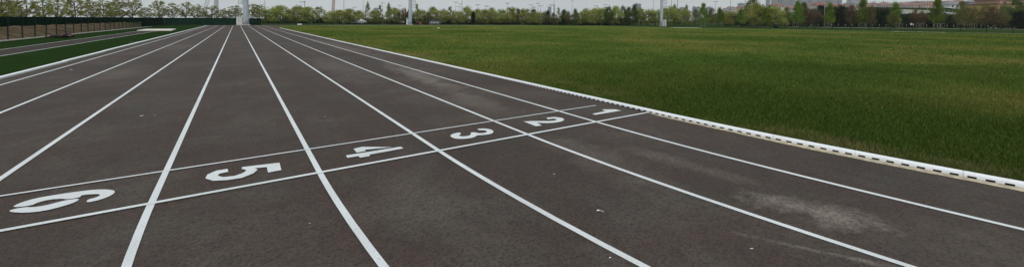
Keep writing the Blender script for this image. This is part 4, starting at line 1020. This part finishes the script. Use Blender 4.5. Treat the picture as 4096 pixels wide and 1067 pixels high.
skinned('jacket', [
 [(-.10, 0, .118, .138), (.12, 0, .128, .14), (.32, 0, .138, .163), (.50, 0, .142, .140), (.585, 0, .145, .07)],
 [3, (.46, -.21, .14, .062), (.22, -.31, .075, .052), (.20, -.22, .185, .044)],
 [3, (.46, .21, .14, .062), (.30, .34, .125, .052), (.38, .24, .275, .044)]], shirt, pe)
skinned('trousers', [
 [(.08, 0, .122, .135), (-.07, 0, .116, .142)],
 [1, (-.14, -.10, .105, .105), (-.50, -.12, .112, .070), (-.84, -.13, .070, .052)],
 [1, (-.14, .10, .105, .105), (-.50, .13, .105, .070), (-.84, .15, .070, .052)]], trou, pe)
for s in (-1, 1):
    skinned('shoe', [[(-.93, s * .145, .055, .05), (-.985, s * .16, .06, .048), (-1.0, s * .175, .16, .042), (-1.0, s * .185, .235, .03)]], trou, pe, 1)
hb = MB(); vs = []; n1, n2 = 10, 14
for i in range(n1 + 1):
    for j in range(n2):
        th = math.pi * .62 * i / n1; ph = 2 * math.pi * j / n2; vs.append((.845 + .098 * math.cos(th), .092 * math.sin(th) * math.cos(ph), .155 + .098 * math.sin(th) * math.sin(ph)))
vs2 = [(v[0], v[1], min(v[2], .222 + .9 * max(0, v[0] - .86))) for v in vs]
hb.add(vs2, [(i * n2 + j, i * n2 + (j + 1) % n2, (i + 1) * n2 + (j + 1) % n2, (i + 1) * n2 + j) for i in range(n1) for j in range(n2)], True); hb.build('hair', hairm, pe)
MB().add([(.765, -.015, .242), (.765, .015, .242), (.80, 0, .247), (.770, 0, .264)], [(0, 1, 3), (1, 2, 3), (2, 0, 3), (0, 2, 1)], True).build('nose', skin, body)
for s in (-1, 1):
    MB().tube([(.80, s * .032 - .012, .245), (.80, s * .032 + .012, .245)], .006, 6).build('eye', hairm, body)
    MB().tube([(.775, s * .086, .165), (.81, s * .092, .168)], [.012, .018], 8).build('ear', skin, body)
MB().tube([(.745, -.022, .242), (.745, .022, .242)], .005, 6).build('mouth', plain('lips', (.28, .10, .08)), body)
x, y = g(271, 149.5); bgp = empty('backpack', (x, y, .004), -YAW + .1); tag(bgp, 'small dark purple-grey bag standing behind the person on the turf', 'bag')
bm_ = plain('purple_grey_cloth', (.045, .042, .060), .85)
skinned('bag_body', [[(0, 0, .09, .10), (0, 0, .20, .115), (0, 0, .32, .09), (0, 0, .38, .05)]], bm_, bgp, 2)
skinned('pocket', [[(0, -.09, .10, .05), (0, -.095, .17, .05)]], bm_, bgp, 1)
MB().tube([(-.04, 0, .41), (-.03, 0, .46), (.03, 0, .46), (.04, 0, .41)], .009, 6).build('handle', M['black'], bgp)

# ------------------------------------------------------------------ haze
hzm = bpy.data.materials.new('thin_haze'); hzm.use_nodes = True; t = hzm.node_tree; t.nodes.clear()
ou = t.nodes.new('ShaderNodeOutputMaterial'); pv = t.nodes.new('ShaderNodeVolumePrincipled')
pv.inputs['Color'].default_value = (1, 1, 1, 1); pv.inputs['Density'].default_value = .00015; pv.inputs['Anisotropy'].default_value = .1
t.links.new(pv.outputs[0], ou.inputs['Volume'])
tag(MB().box((500, 1250, 139), (6600, 3600, 280)).build('haze', hzm), kind='stuff')
